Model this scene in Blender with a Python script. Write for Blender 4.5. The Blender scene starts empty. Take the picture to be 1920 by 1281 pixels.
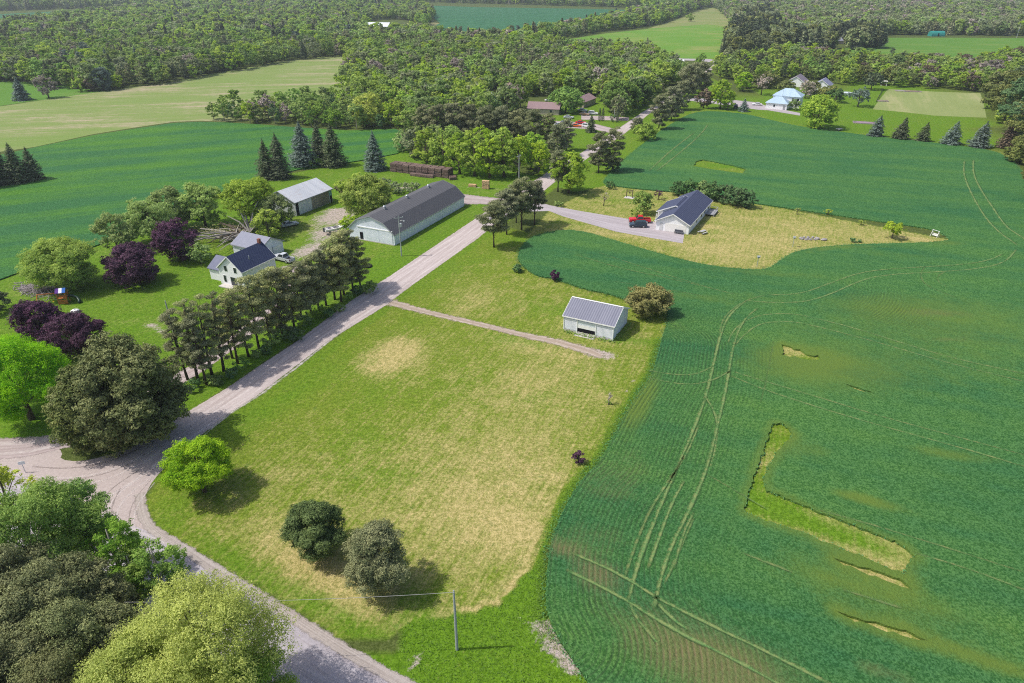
import bpy, math, random
import numpy as np
from mathutils import Vector, Matrix
from mathutils.geometry import delaunay_2d_cdt

# ------------------------------------------------------------------ camera, sky, sun, exposure
S = bpy.context.scene
COL = S.collection
CAM_H, TILT, FPX = 60.0, math.radians(28.5), 1280.0
cam = bpy.data.cameras.new('camera'); cam.lens = 24.0; cam.sensor_width = 36.0
cam.clip_start = 1.0; cam.clip_end = 20000.0
cam_o = bpy.data.objects.new('camera', cam); COL.objects.link(cam_o)
cam_o.location = (0, 0, CAM_H); cam_o.rotation_euler = (math.pi/2 - TILT, 0, 0)
S.camera = cam_o

SUN_EL, SUN_AZ = math.radians(56), math.radians(184)      # direction TOWARDS the sun in the XY plane, from +X
world = bpy.data.worlds.new('World'); S.world = world; world.use_nodes = True
wn = world.node_tree.nodes; wl = world.node_tree.links
sky = wn.new('ShaderNodeTexSky'); sky.sky_type = 'NISHITA'; sky.sun_disc = False
sky.sun_elevation = SUN_EL; sky.sun_rotation = math.pi/2 - SUN_AZ
sky.air_density = 1.0; sky.dust_density = 3.0; sky.ozone_density = 1.0
bg = wn['Background']; bg.inputs['Strength'].default_value = 0.15
wl.new(sky.outputs[0], bg.inputs['Color'])
sun = bpy.data.lights.new('sun', 'SUN'); sun.energy = 3.8; sun.angle = math.radians(0.5); sun.color = (1.0, 0.955, 0.88)
sun_o = bpy.data.objects.new('sun', sun); COL.objects.link(sun_o)
sd = Vector((math.cos(SUN_EL)*math.cos(SUN_AZ), math.cos(SUN_EL)*math.sin(SUN_AZ), math.sin(SUN_EL)))
sun_o.rotation_euler = sd.to_track_quat('Z', 'Y').to_euler(); sun_o.location = (-100, 0, 150)
S.view_settings.view_transform = 'Standard'; S.view_settings.look = 'None'
S.view_settings.exposure = 0.12; S.view_settings.gamma = 1.0
S.cycles.max_bounces = 8; S.cycles.diffuse_bounces = 5; S.cycles.transmission_bounces = 4
S.cycles.transparent_max_bounces = 6; S.cycles.glossy_bounces = 2; S.cycles.volume_bounces = 0
S.cycles.use_denoising = False; S.cycles.filter_width = 1.1; S.cycles.sample_clamp_indirect = 4.0

# ------------------------------------------------------------------ geometry helpers
CT, ST = math.cos(TILT), math.sin(TILT)
def at(px, py, z=0.0):
    """survey point: where the sight line through a spot of the 1920x1281 photo meets height z"""
    cx = (px-960)/FPX; cy = (640.5-py)/FPX
    dz = -ST + cy*CT; t = (z-CAM_H)/dz
    return (cx*t, (CT+cy*ST)*t)
def height_at(px, py, ptop):
    X, Y = at(px, py); cy = (640.5-ptop)/FPX
    return CAM_H + Y*(cy*CT-ST)/(CT+cy*ST)
def ppm(Y, z=0.0): return FPX/(Y*CT+(CAM_H-z)*ST)
def world_poly(pts): return [at(*p) for p in pts]

def tag(o, label=None, cat=None, group=None, kind=None):
    if label: o['label'] = label
    if cat: o['category'] = cat
    if group: o['group'] = group
    if kind: o['kind'] = kind
    return o
def empty(name, loc, rz=0.0, label=None, cat=None, group=None):
    o = bpy.data.objects.new(name, None); COL.objects.link(o)
    o.location = loc; o.rotation_euler = (0, 0, rz); o.empty_display_size = 0.5
    return tag(o, label, cat, group)
def link(name, me, mats=None, parent=None):
    o = bpy.data.objects.new(name, me); COL.objects.link(o)
    if mats is not None:
        for m in (mats if isinstance(mats, (list, tuple)) else [mats]): me.materials.append(m)
    if parent: o.parent = parent
    return o
def np_mesh(name, V, F, smooth=False, mi=None):
    """V (n,3); F (m,k) constant-k faces"""
    V = np.asarray(V, np.float32); F = np.asarray(F, np.int32)
    me = bpy.data.meshes.new(name); me.vertices.add(len(V)); me.vertices.foreach_set('co', V.ravel())
    k = F.shape[1]; m = len(F)
    me.loops.add(m*k); me.loops.foreach_set('vertex_index', F.ravel())
    me.polygons.add(m); me.polygons.foreach_set('loop_start', np.arange(0, m*k, k, dtype=np.int32))
    me.polygons.foreach_set('use_smooth', np.full(m, smooth, bool))
    if mi is not None: me.polygons.foreach_set('material_index', np.asarray(mi, np.int32))
    me.update(calc_edges=True); return me

class MB:
    """collects simple solids, then links them as ONE mesh object"""
    def __init__(s): s.v = []; s.f = []; s.m = []; s.mi = 0
    def add(s, V, F):
        n = len(s.v); s.v += [tuple(p) for p in V]; s.f += [tuple(i+n for i in f) for f in F]; s.m += [s.mi]*len(F)
    def hexa(s, P):   # 8 points: bottom 4 ccw, top 4 ccw
        s.add(P, [(3,2,1,0),(4,5,6,7),(0,1,5,4),(1,2,6,5),(2,3,7,6),(3,0,4,7)])
    def box(s, x0, x1, y0, y1, z0, z1):
        s.hexa([(x0,y0,z0),(x1,y0,z0),(x1,y1,z0),(x0,y1,z0),(x0,y0,z1),(x1,y0,z1),(x1,y1,z1),(x0,y1,z1)])
    def obox(s, c, ax, ay, az):   # oriented box: centre + half vectors
        c, ax, ay, az = (Vector(q) for q in (c, ax, ay, az))
        s.hexa([c-ax-ay-az, c+ax-ay-az, c+ax+ay-az, c-ax+ay-az, c-ax-ay+az, c+ax-ay+az, c+ax+ay+az, c-ax+ay+az])
    def bar(s, a, b, w, h=None):
        a, b = Vector(a), Vector(b); d = (b-a); L = d.length; d.normalize()
        up = Vector((0,0,1)) if abs(d.z) < 0.95 else Vector((1,0,0))
        sx = d.cross(up).normalized(); sz = sx.cross(d).normalized(); h = h or w
        s.obox((a+b)/2, d*L/2, sx*w/2, sz*h/2)
    def tube(s, pts, rad, n=6, cap=True):
        pts = [Vector(p) for p in pts]; rings = []
        ref = Vector((0.31, 0.2, 1)) if abs((pts[-1]-pts[0]).normalized().z) < 0.9 else Vector((1, 0.1, 0))
        V = []
        for i, p in enumerate(pts):
            d = (pts[min(i+1, len(pts)-1)] - pts[max(i-1, 0)]).normalized()
            a = d.cross(ref).normalized(); b = d.cross(a)
            r = rad[i] if isinstance(rad, (list, tuple)) else rad
            for k in range(n):
                t = 2*math.pi*k/n; V.append(p + a*(math.cos(t)*r) + b*(math.sin(t)*r))
        F = []
        for i in range(len(pts)-1):
            for k in range(n):
                F.append((i*n+k, i*n+(k+1)%n, (i+1)*n+(k+1)%n, (i+1)*n+k))
        if cap:
            F.append(tuple(range(n-1, -1, -1))); F.append(tuple((len(pts)-1)*n+k for k in range(n)))
        s.add(V, F)
    def lathe(s, c, prof, n=16):   # prof: (r,z) about vertical axis at c
        V = []; F = []
        for r, z in prof:
            for k in range(n):
                t = 2*math.pi*k/n; V.append((c[0]+r*math.cos(t), c[1]+r*math.sin(t), c[2]+z))
        for i in range(len(prof)-1):
            for k in range(n): F.append((i*n+k, i*n+(k+1)%n, (i+1)*n+(k+1)%n, (i+1)*n+k))
        F.append(tuple(range(n-1, -1, -1))); F.append(tuple((len(prof)-1)*n+k for k in range(n)))
        s.add(V, F)
    def prism(s, prof, y0, y1, inset=None):   # prof ccw in (x,z), extruded in y
        n = len(prof); V = [(x, y0, z) for x, z in prof] + [(x, y1, z) for x, z in prof]
        F = [tuple(range(n)), tuple(range(2*n-1, n-1, -1))]
        for i in range(n): F.append(((i+1) % n, i, n+i, n+(i+1) % n))
        s.add(V, F)
    def blob(s, c, r, seed=0, n=10, m=7, rough=0.15):
        rnd = random.Random(seed); V = []; F = []
        for i in range(m+1):
            ph = math.pi*i/m
            for k in range(n):
                t = 2*math.pi*k/n; q = 1+rnd.uniform(-rough, rough)
                V.append((c[0]+r[0]*q*math.sin(ph)*math.cos(t), c[1]+r[1]*q*math.sin(ph)*math.sin(t), c[2]+r[2]*q*math.cos(ph)))
        for i in range(m):
            for k in range(n): F.append((i*n+(k+1)%n, i*n+k, (i+1)*n+k, (i+1)*n+(k+1)%n))
        s.add(V, F)
    def mesh(s, name, smooth=False):
        me = bpy.data.meshes.new(name); me.from_pydata(s.v, [], s.f)
        me.polygons.foreach_set('material_index', s.m)
        if smooth: me.polygons.foreach_set('use_smooth', [True]*len(s.f))
        me.update(); return me
    def build(s, name, mats, parent=None, bevel=0.0, smooth=False, loc=None):
        o = link(name, s.mesh(name, smooth), mats, parent)
        if bevel:
            b = o.modifiers.new('bevel', 'BEVEL'); b.width = bevel; b.segments = 2; b.limit_method = 'ANGLE'
        if loc: o.location = loc
        return o

# ------------------------------------------------------------------ material helpers
class Mat:
    def __init__(s, name):
        s.m = bpy.data.materials.new(name); s.m.use_nodes = True; s.t = s.m.node_tree
        s.n = s.t.nodes; s.l = s.t.links; s.p = s.n['Principled BSDF']; s.o = s.n['Material Output']
        s.p.inputs['Specular IOR Level'].default_value = 0.2; s._co = None
    def set(s, inp, v):
        if isinstance(v, bpy.types.NodeSocket): s.l.new(v, inp)
        elif isinstance(v, tuple) and len(v) == 3 and inp.type == 'RGBA': inp.default_value = (*v, 1)
        else: inp.default_value = v
    def co(s):
        if not s._co: s._co = s.n.new('ShaderNodeTexCoord')
        return s._co.outputs['Object']
    def geo(s):
        return s.n.new('ShaderNodeNewGeometry').outputs['Position']
    def map(s, rot=0.0, scale=(1,1,1), vec=None, loc=(0,0,0)):
        n = s.n.new('ShaderNodeMapping'); s.l.new(vec or s.co(), n.inputs[0])
        # rotate first, then scale: done with two mappings
        n.inputs['Rotation'].default_value = (0, 0, rot); n.inputs['Location'].default_value = loc
        k = s.n.new('ShaderNodeMapping'); s.l.new(n.outputs[0], k.inputs[0]); k.inputs['Scale'].default_value = scale
        return k.outputs[0]
    def noise(s, scale, detail=3, rough=0.55, vec=None, dist=0.0):
        n = s.n.new('ShaderNodeTexNoise'); s.l.new(vec or s.co(), n.inputs['Vector'])
        n.inputs['Scale'].default_value = scale; n.inputs['Detail'].default_value = detail
        n.inputs['Roughness'].default_value = rough; n.inputs['Distortion'].default_value = dist
        return n.outputs['Fac']
    def voro(s, scale, vec=None, out='Distance'):
        n = s.n.new('ShaderNodeTexVoronoi'); s.l.new(vec or s.co(), n.inputs['Vector']); n.inputs['Scale'].default_value = scale
        return n.outputs[out]
    def math(s, op, a, b=0.0, c=None, clamp=False):
        n = s.n.new('ShaderNodeMath'); n.operation = op; n.use_clamp = clamp
        s.set(n.inputs[0], a); s.set(n.inputs[1], b)
        if c is not None: s.set(n.inputs[2], c)
        return n.outputs[0]
    def rng(s, v, a, b, c=0.0, d=1.0, smooth=False):
        n = s.n.new('ShaderNodeMapRange'); n.interpolation_type = 'SMOOTHSTEP' if smooth else 'LINEAR'
        s.set(n.inputs[0], v)
        for i, q in zip((1, 2, 3, 4), (a, b, c, d)): s.set(n.inputs[i], q)
        return n.outputs[0]
    def mix(s, f, a, b, mode='MIX'):
        n = s.n.new('ShaderNodeMix'); n.data_type = 'RGBA'; n.blend_type = mode; n.clamp_factor = True
        s.set(n.inputs[0], f); s.set(n.inputs[6], a); s.set(n.inputs[7], b); return n.outputs[2]
    def attr(s, name, out='Fac'):
        n = s.n.new('ShaderNodeAttribute'); n.attribute_name = name; return n.outputs[out]
    def sep(s, v):
        n = s.n.new('ShaderNodeSeparateXYZ'); s.l.new(v, n.inputs[0]); return n.outputs
    def sepc(s, v):
        n = s.n.new('ShaderNodeSeparateColor'); s.l.new(v, n.inputs[0]); return n.outputs
    def bump(s, h, strength=0.5, dist=0.1):
        n = s.n.new('ShaderNodeBump'); s.set(n.inputs['Height'], h); n.inputs['Strength'].default_value = strength
        n.inputs['Distance'].default_value = dist; s.l.new(n.outputs[0], s.p.inputs['Normal'])
    def out(s, color, rough=0.85, spec=None, metal=None, alpha=None):
        s.set(s.p.inputs['Base Color'], color); s.set(s.p.inputs['Roughness'], rough)
        if spec is not None: s.p.inputs['Specular IOR Level'].default_value = spec
        if metal is not None: s.p.inputs['Metallic'].default_value = metal
        if alpha is not None: s.set(s.p.inputs['Alpha'], alpha)
        return s.m

def plain(name, col, rough=0.7, spec=0.3, var=0.12, scale=3.0, metal=0.0):
    """a plain surface with a little wear: colour varies with two noises"""
    M = Mat(name); n = M.noise(scale, 4); k = M.noise(scale*7, 2)
    f = M.math('ADD', M.math('MULTIPLY', n, 0.7), M.math('MULTIPLY', k, 0.3))
    c = M.mix(f, tuple(v*(1-var*2) for v in col), tuple(min(1, v*(1+var*2)) for v in col))
    M.bump(k, 0.15, 0.02); return M.out(c, rough, spec, metal)
# ------------------------------------------------------------------ ground: one sheet to the horizon, with zones
def in_poly(P, X, Y):
    r = np.zeros(X.shape, bool); n = len(P)
    for i in range(n):
        x1, y1 = P[i]; x2, y2 = P[(i+1) % n]
        c = ((y1 > Y) != (y2 > Y))
        with np.errstate(divide='ignore', invalid='ignore'):
            r ^= c & (X < (x2-x1)*(Y-y1)/(y2-y1+1e-12)+x1)
    return r
def seg_dist(P, X, Y, closed=False):
    d = np.full(X.shape, 1e9); n = len(P)
    for i in range(n if closed else n-1):
        x1, y1 = P[i]; x2, y2 = P[(i+1) % n]; dx, dy = x2-x1, y2-y1
        t = np.clip(((X-x1)*dx+(Y-y1)*dy)/(dx*dx+dy*dy+1e-9), 0, 1)
        d = np.minimum(d, np.hypot(X-x1-t*dx, Y-y1-t*dy))
    return d
def resample(P, step, closed=False):
    Q = []; n = len(P)
    for i in range(n if closed else n-1):
        a, b = P[i], P[(i+1) % n]; L = math.hypot(b[0]-a[0], b[1]-a[1]); k = max(1, int(L/step))
        for j in range(k): Q.append((a[0]+(b[0]-a[0])*j/k, a[1]+(b[1]-a[1])*j/k))
    if not closed: Q.append(P[-1])
    return Q
def smooth_line(P, closed=False, it=2):
    for _ in range(it):
        Q = []; n = len(P)
        if not closed: Q.append(P[0])
        for i in range(n if closed else n-1):
            a, b = P[i], P[(i+1) % n]
            Q.append((a[0]*.75+b[0]*.25, a[1]*.75+b[1]*.25)); Q.append((a[0]*.25+b[0]*.75, a[1]*.25+b[1]*.75))
        if not closed: Q.append(P[-1])
        P = Q
    return P

crop_px = [(975,470),(985,455),(1010,440),(1060,432),(1100,437),(1150,452),(1210,470),(1270,487),(1330,500),(1400,508),(1440,507),
 (1460,492),(1490,473),(1540,465),(1600,460),(1700,458),(1765,456),(1785,450),(1752,432),(1700,424),(1615,412),(1540,401),(1440,386),(1415,383),(1340,372),
 (1262,361),(1235,359),(1155,351),(1130,345),(1135,335),(1170,300),(1225,255),(1270,226),(1300,212),(1335,209),(1400,215),(1440,225),(1502,239),(1565,247),(1625,255),
 (1762,270),(1815,277),(1865,285),(1892,298),(1912,318),(1940,350),(2010,430),(2160,600),(2500,1000),(2700,1420),(1200,1420),(1165,1370),(1120,1310),(1085,1255),
 (1050,1205),(1030,1165),(1022,1130),(1025,1080),(1030,1030),(1045,985),(1066,940),(1095,895),(1125,868),(1170,780),(1200,735),(1222,705),(1240,640),(1255,592),(1240,580),
 (1190,575),(1170,562),(1140,552),(1100,545),(1060,531),(1035,523),(1010,520),(985,505),(970,487)]
CROP = smooth_line(world_poly(crop_px), True, 1)
lot_edge = world_poly([(1050,1205),(1030,1165),(1022,1130),(1025,1080),(1030,1030),(1045,985),(1066,940),(1095,895),(1125,868),(1170,780),(1200,735),(1222,705),(1240,640)])
tongue_edge = world_poly([(1240,580),(1170,562),(1100,545),(1035,523),(985,505),(970,487),(975,470),(1010,440),(1060,432),(1150,452),(1270,487),(1400,508)])
WHEAT = world_poly([(-300,610),(0,526),(70,500),(170,466),(200,455),(300,405),(420,360),(500,333),(560,319),(620,311),(690,300),(745,289),(765,277),(775,262),
 (742,243),(655,246),(555,240),(479,234),(425,231),(375,230),(325,232),(250,243),(175,255),(65,278),(0,292),(-300,330)])
HAY = world_poly([(-300,340),(0,285),(65,276),(175,252),(250,240),(325,229),(375,227),(425,228),(480,225),(560,215),(640,200),(660,150),(655,105),(630,105),(530,113),(479,124),(400,139),(300,158),(200,171),(100,185),(0,200),(-300,225)])
road_L = world_poly([(225,847),(262,827),(350,772),(425,727),(480,689),(555,640),(655,565),(730,517),(902,402),(945,373),(1005,336),(1025,323),(1092,285),(1162,239),(1205,210),(1262,176),(1300,151),(1338,121)])
road_R = world_poly([(300,885),(345,843),(385,812),(430,777),(480,745),(617,640),(722,575),(772,537),(895,449),(940,412),(1020,359),(1037,345),(1105,295),(1170,252),(1216,215),(1272,180),(1308,154),(1343,124)])
ROADLINE = [((a[0]+b[0])/2, (a[1]+b[1])/2) for a, b in zip(road_L, road_R)]
ISLAND = world_poly([(1030,395),(1130,345),(1262,361),(1440,386),(1785,450),(1700,458),(1490,473),(1440,507),(1330,500),(1150,452),(1060,432),(985,445)])
LOT = world_poly([(268,950),(300,885),(345,843),(480,745),(722,575),(935,420),(1000,440),(975,470),(970,487),(1035,523),(1170,562),(1255,592),(1222,705),(1125,868),(1045,985),(1015,1045),(960,1125),(920,1145),(870,1150),(755,1172),(735,1195),(630,1195),(479,1100),(300,1000)])
FARM = world_poly([(-300,640),(0,526),(200,455),(500,333),(690,300),(760,280),(1000,330),(895,405),(555,640),(262,827),(0,830),(-300,860)])
TALL = world_poly([(755,1170),(870,1152),(940,1132),(975,1090),(1020,1040),(1022,1130),(1030,1165),(1120,1310),(1250,1500),(900,1500),(790,1300),(740,1215)])
RIGHTLAWN = world_poly([(1240,215),(1330,190),(1420,170),(1650,150),(1845,175),(1870,230),(1905,300),(1865,287),(1762,272),(1625,257),(1502,242),(1400,217),(1300,214)])
PALELAWN = world_poly([(1665,167),(1752,172),(1840,176),(1850,220),(1752,217),(1640,206)])

def axis(lo, hi, a, b, fine, far):
    mid = list(np.arange(a, b, fine)); s = fine; q = a; low = []
    while q > lo: s *= 1.25; s = min(s, far); q -= s; low.append(q)
    s = fine; q = mid[-1]; high = []
    while q < hi: s *= 1.25; s = min(s, far); q += s; high.append(q)
    return np.array(low[::-1]+mid+high)
gx = axis(-4500, 4500, -115, 125, 0.8, 300); gy = axis(-300, 9000, 28, 270, 0.8, 300)
GX, GY = np.meshgrid(gx, gy); nx, ny = len(gx), len(gy)
idx = np.arange(nx*ny).reshape(ny, nx)
gf = np.stack([idx[:-1,:-1], idx[:-1,1:], idx[1:,1:], idx[1:,:-1]], -1).reshape(-1, 4)
gme = np_mesh('ground', np.stack([GX.ravel(), GY.ravel(), np.zeros(nx*ny)], 1), gf)
fx, fy = GX.ravel(), GY.ravel()
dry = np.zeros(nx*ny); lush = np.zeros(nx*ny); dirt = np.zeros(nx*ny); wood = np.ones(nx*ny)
def blob(chan, px, py, rx, ry, ang=0.0, amp=1.0, pw=2):
    x, y = at(px, py); c, s = math.cos(math.radians(ang)), math.sin(math.radians(ang))
    u = ((fx-x)*c+(fy-y)*s)/rx; v = (-(fx-x)*s+(fy-y)*c)/ry
    chan += amp*np.exp(-(u*u+v*v)**(pw/2))
m = in_poly(LOT, fx, fy); dl = seg_dist(ROADLINE, fx, fy)
dry[m] = 0.17; wood[m] = 0
dry[m] += np.clip((dl[m]-12)/90, -0.22, 0.13)
for a in [(735,668,7.5,5,66,.8,4),(880,565,6,4,66,.4),(990,790,12,9,66,.3),(880,950,13,9,30,.4),(960,1010,8,7,0,.35),(620,1080,9,3.0,-35,.5),(560,1035,8,3,-35,.3),(690,1105,3.2,3.0,0,1.5,4),
          (1010,700,9,6,0,.25),(830,1165,6,1.1,12,.9),(910,1150,5,1.0,18,1.1),(960,1105,3,1.0,60,.7),(1000,650,10,3,-23,.45),(1130,745,2,2,0,.3),(800,850,14,6,66,.12),(470,900,9,6,0,.1),
          (1075,905,2,8,60,.35),(1040,1010,2,7,66,.4)]: blob(dry, *a)
for a in [(560,720,15,4,68,.4),(440,800,12,4,60,.45),(330,950,6,3,80,.5),(450,1060,12,2.0,-35,.7),(640,1160,9,1.6,-35,.7),(770,600,12,4,66,.3),(700,740,9,5,66,.35),(850,720,10,6,66,.28),(680,830,6,5,0,.35),
          (660,890,6,3,0,.3),(760,890,4,3,0,.25),(970,640,8,2,-23,.5),(1040,580,12,5,-23,.5),(1200,640,2,9,80,.7),(900,490,10,6,66,.4),(820,520,12,3,66,.5),(750,1130,7,2.5,-20,.35),(640,700,9,5,60,.25),(1000,745,5,3,0,.35),(780,1180,5,4,0,.5)]: blob(lush, *a)
i = in_poly(ISLAND, fx, fy); dry[i] = 0.52; wood[i] = 0
for a in [(1420,450,12,7,-20,.3),(1350,470,10,6,-20,.3),(1480,420,20,5,-20,.15),(1718,448,4,1.5,-20,.6),(1560,440,20,5,-15,.2),(1333,399,2.0,1.2,0,.6),(1336,426,3.0,1.6,0,.7),(1150,440,12,1.5,-20,.3)]: blob(dry, *a)
for a in [(1350,430,8,3,60,.25),(1100,370,15,7,0,.35),(1080,400,8,4,0,.3),(1000,450,12,6,0,.6),(1060,420,10,3,-10,.35),(1215,375,8,4,0,.3)]: blob(lush, *a)
f = in_poly(FARM, fx, fy); lush[f] = 0.80; wood[f] = 0; dry[f] = 0.17
for a in [(275,605,6,2.0,0,1.1),(300,615,3,3.5,60,.7),(140,585,5,3,0,.2),(70,545,7,4,0,.35),(200,480,6,4,0,.4),(560,430,12,6,66,.45),(900,360,10,3,0,.5),(870,345,9,3,0,.4),(760,330,14,2,0,.25)]: blob(dry, *a)
lush[f] -= 0.2*(np.hypot(fx[f]+55, fy[f]-165) < 25)
for a in [(625,408,8,6,66,.8),(610,440,6,5,66,.75),(580,470,6,4,66,.8),(640,395,5,3,0,.5),(553,505,5,3,60,.9),(760,352,5,1.5,0,.7),(700,355,6,1.5,0,.4),(895,352,9,1.2,-10,.45),(930,378,7,2,0,.5),(283,610,2,1,0,.7),(300,620,1,2,60,.7)]: blob(dirt, *a)
t = in_poly(TALL, fx, fy); lush[t] = 1.0; dry[t] = 0.0; wood[t] = 0
dc = seg_dist(lot_edge, fx, fy); band = (dc < 1.7) & ~in_poly(CROP, fx, fy)
lush[band] = np.maximum(lush[band], 1.0-(dc[band]/1.7)**2); dry[band] *= 0.25+0.2*dc[band]
for a in [(1040,1180,.9,3.0,70,1.0),(1060,1225,1.0,3.0,60,1.2),(1085,1250,2.2,.7,0,1.1),(1178,735,.3,3,60,.6),(1190,715,.3,3,60,.6),(746,1215,.4,3.0,60,.6),(775,1245,.5,2.5,-40,.6),(1100,655,6,1.2,-25,.6),(1120,665,3,1.6,-25,.7),(1050,1100,.8,6,85,.25)]: blob(dirt, *a)
r = in_poly(RIGHTLAWN, fx, fy); lush[r] = 0.8; wood[r] = 0; dry[r] = 0.16
yd = in_poly(world_poly([(985,198),(1060,180),(1230,180),(1300,150),(1340,135),(1360,190),(1300,214),(1225,258),(1150,345),(1080,360),(1000,340),(1030,280),(1000,250)]), fx, fy); wood[yd] = 0; lush[yd] = .7; dry[yd] = .12
shoulder = (dl > 3.0) & (dl < 6.0) & (fy < 340); lush[shoulder] = np.maximum(lush[shoulder], .55); wood[shoulder] = 0; dry[shoulder] *= .4

CROPIN = in_poly(CROP, fx, fy); wood[CROPIN] = 0; lush[CROPIN] = .35; dry[CROPIN] = .30
for a in [(1455,830,3,7,75,.4),(1415,930,4,4,0,.5),(1500,970,8,2.2,-27,.5),(1600,1015,8,1.2,-27,.4),(1350,311,12,4,-10,.6),(1500,676,3,1,0,.6)]: blob(lush, *a)
for a in [(1440,870,1.0,3,70,.5),(1580,992,9,.9,-27,.8),(1650,1022,6,1.8,-27,1.0),(1500,958,9,.5,-27,.6),(1440,850,1.2,6,70,.4),(1550,985,12,3,-27,.25),(1690,1050,3,2,-27,.8),(1540,1014,11,.5,-27,.7),(1490,660,4,2,0,.7),(1620,1076,9,1,-25,.9),(1660,1188,9,1,-25,1.0),(1610,731,5,1,-20,.9),(1350,311,12,1,-15,.3)]: blob(dry, *a)
near = (fy < 45) & (np.abs(fx) < 200); wood[near & (fx > -20)] = 0; lush[near & (fx > -20)] = .9
zone = np.stack([np.clip(dry,0,1.3), np.clip(lush,0,1), np.clip(dirt,0,1.2), wood], 1).astype(np.float32)
ca = gme.attributes.new('zone', 'FLOAT_COLOR', 'POINT'); ca.data.foreach_set('color', zone.ravel())

ROADANG = math.radians(67)
def grass_material(name, zoned=True, base=(.148,.204,.022), tan=(.400,.335,.140), lushc=(.092,.195,.008)):
    M = Mat(name); pos = M.co()
    n1 = M.noise(0.05, 5, .6); n2 = M.noise(0.35, 5, .65); n3 = M.noise(2.2, 4, .7); n4 = M.noise(9.0, 3, .75)
    st = M.noise(1.0, 3, .6, M.map(-ROADANG, (0.16, 2.3, 1)))
    if zoned:
        z = M.attr('zone', 'Color'); zc = M.sepc(z); d, lu, di = zc[0], zc[1], zc[2]
        wd = M.attr('zone', 'Alpha')
    else: d, lu, di, wd = 0.3, 0.4, 0.0, 0.0
    j = M.math('ADD', M.math('MULTIPLY', M.math('SUBTRACT', n2, .5), 1.1), M.math('MULTIPLY', M.math('SUBTRACT', n3, .5), 1.3))
    j = M.math('ADD', j, M.math('MULTIPLY', M.math('SUBTRACT', st, .5), 1.0))
    j = M.math('ADD', j, M.math('MULTIPLY', M.math('SUBTRACT', n1, .5), 0.7))
    dd = M.rng(M.math('ADD', d, M.math('MULTIPLY', j, 1.05)), .22, .95)
    c = M.mix(dd, base, tan)
    ll = M.rng(M.math('ADD', lu, M.math('MULTIPLY', j, -.55)), .15, .9)
    lc = M.mix(n1, lushc, (.115,.205,.018))
    c = M.mix(ll, c, lc)
    # scattered bleached thatch patches and darker clover
    c = M.mix(M.math('MULTIPLY', M.rng(n3, .62, .74), .35), c, tan)
    c = M.mix(M.math('MULTIPLY', M.rng(M.noise(.9, 4, .6, M.map(.7, (1,1,1), loc=(31,17,0))), .60, .72), .45), c, (.085,.16,.035))
    fl = M.math('MULTIPLY', M.rng(M.voro(1.1), .07, .03), M.rng(n2, .5, .6))
    c = M.mix(M.math('MULTIPLY', fl, .75), c, (.62,.60,.42))
    dirtc = M.mix(n3, (.27,.21,.175), (.50,.44,.41))
    c = M.mix(M.rng(M.math('ADD', di, M.math('MULTIPLY', j, .7)), .35, .65), c, dirtc)
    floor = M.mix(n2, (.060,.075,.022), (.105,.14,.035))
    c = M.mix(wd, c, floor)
    tf = M.math('ADD', M.math('MULTIPLY', M.noise(1.5, 2, .6), .45), M.math('MULTIPLY', M.noise(4.2, 2, .6), .55))
    c = M.mix(M.rng(tf, .41, .59), M.mix(1.0, c, (.66,.72,.54), 'MULTIPLY'), M.mix(1.0, c, (1.28,1.24,1.34), 'MULTIPLY'))
    mw = M.sep(M.map(-ROADANG, (1,1,1)))[1]; wv = M.math('SINE', M.math('ADD', M.math('MULTIPLY', mw, 2*math.pi/1.15), M.math('MULTIPLY', n2, 5.0)))
    c = M.mix(M.math('MULTIPLY', M.rng(wv, -1, 1), M.rng(n1, .4, .6, .10, .38)), c, M.mix(1.0, c, (.76,.82,.70), 'MULTIPLY'))
    h = M.math('ADD', M.math('MULTIPLY', n4, .6), M.math('MULTIPLY', tf, 1.3))
    M.bump(h, .6, .3)
    return M.out(c, .95, .08)
GRASS = grass_material('grass_ground')
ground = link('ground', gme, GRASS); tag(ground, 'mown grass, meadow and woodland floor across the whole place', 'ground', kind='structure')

# ------------------------------------------------------------------ roads: strips with ragged edges
def strip(name, L, R, z, material, label, sub=3.0, rag=0.0, kind='structure', parent=None):
    n = len(L); PL, PR = [], []
    for i in range(n-1):
        k = max(1, int(math.hypot(L[i+1][0]-L[i][0], L[i+1][1]-L[i][1])/sub))
        for j in range(k):
            t = j/k
            PL.append((L[i][0]*(1-t)+L[i+1][0]*t, L[i][1]*(1-t)+L[i+1][1]*t)); PR.append((R[i][0]*(1-t)+R[i+1][0]*t, R[i][1]*(1-t)+R[i+1][1]*t))
    PL.append(L[-1]); PR.append(R[-1]); us = (0, .12, .5, .88, 1.0); k = len(us)
    V = [(a[0]*(1-u)+b[0]*u, a[1]*(1-u)+b[1]*u, z) for a, b in zip(PL, PR) for u in us]
    F = [(i*k+q, i*k+q+1, (i+1)*k+q+1, (i+1)*k+q) for i in range(len(PL)-1) for q in range(k-1)]
    me = np_mesh(name, V, F)
    s = 0.0; uv = []
    for i in range(len(PL)):
        if i: s += math.hypot((PL[i][0]+PR[i][0]-PL[i-1][0]-PR[i-1][0])/2, (PL[i][1]+PR[i][1]-PL[i-1][1]-PR[i-1][1])/2)
        uv += [(u, s, 0.0) for u in us]
    a = me.attributes.new('across', 'FLOAT_VECTOR', 'POINT'); a.data.foreach_set('vector', np.array(uv, np.float32).ravel())
    o = link(name, me, material, parent)
    if label: tag(o, label, name.replace('_', ' ').split(' ')[-1])
    if kind: o['kind'] = kind
    return o
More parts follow.
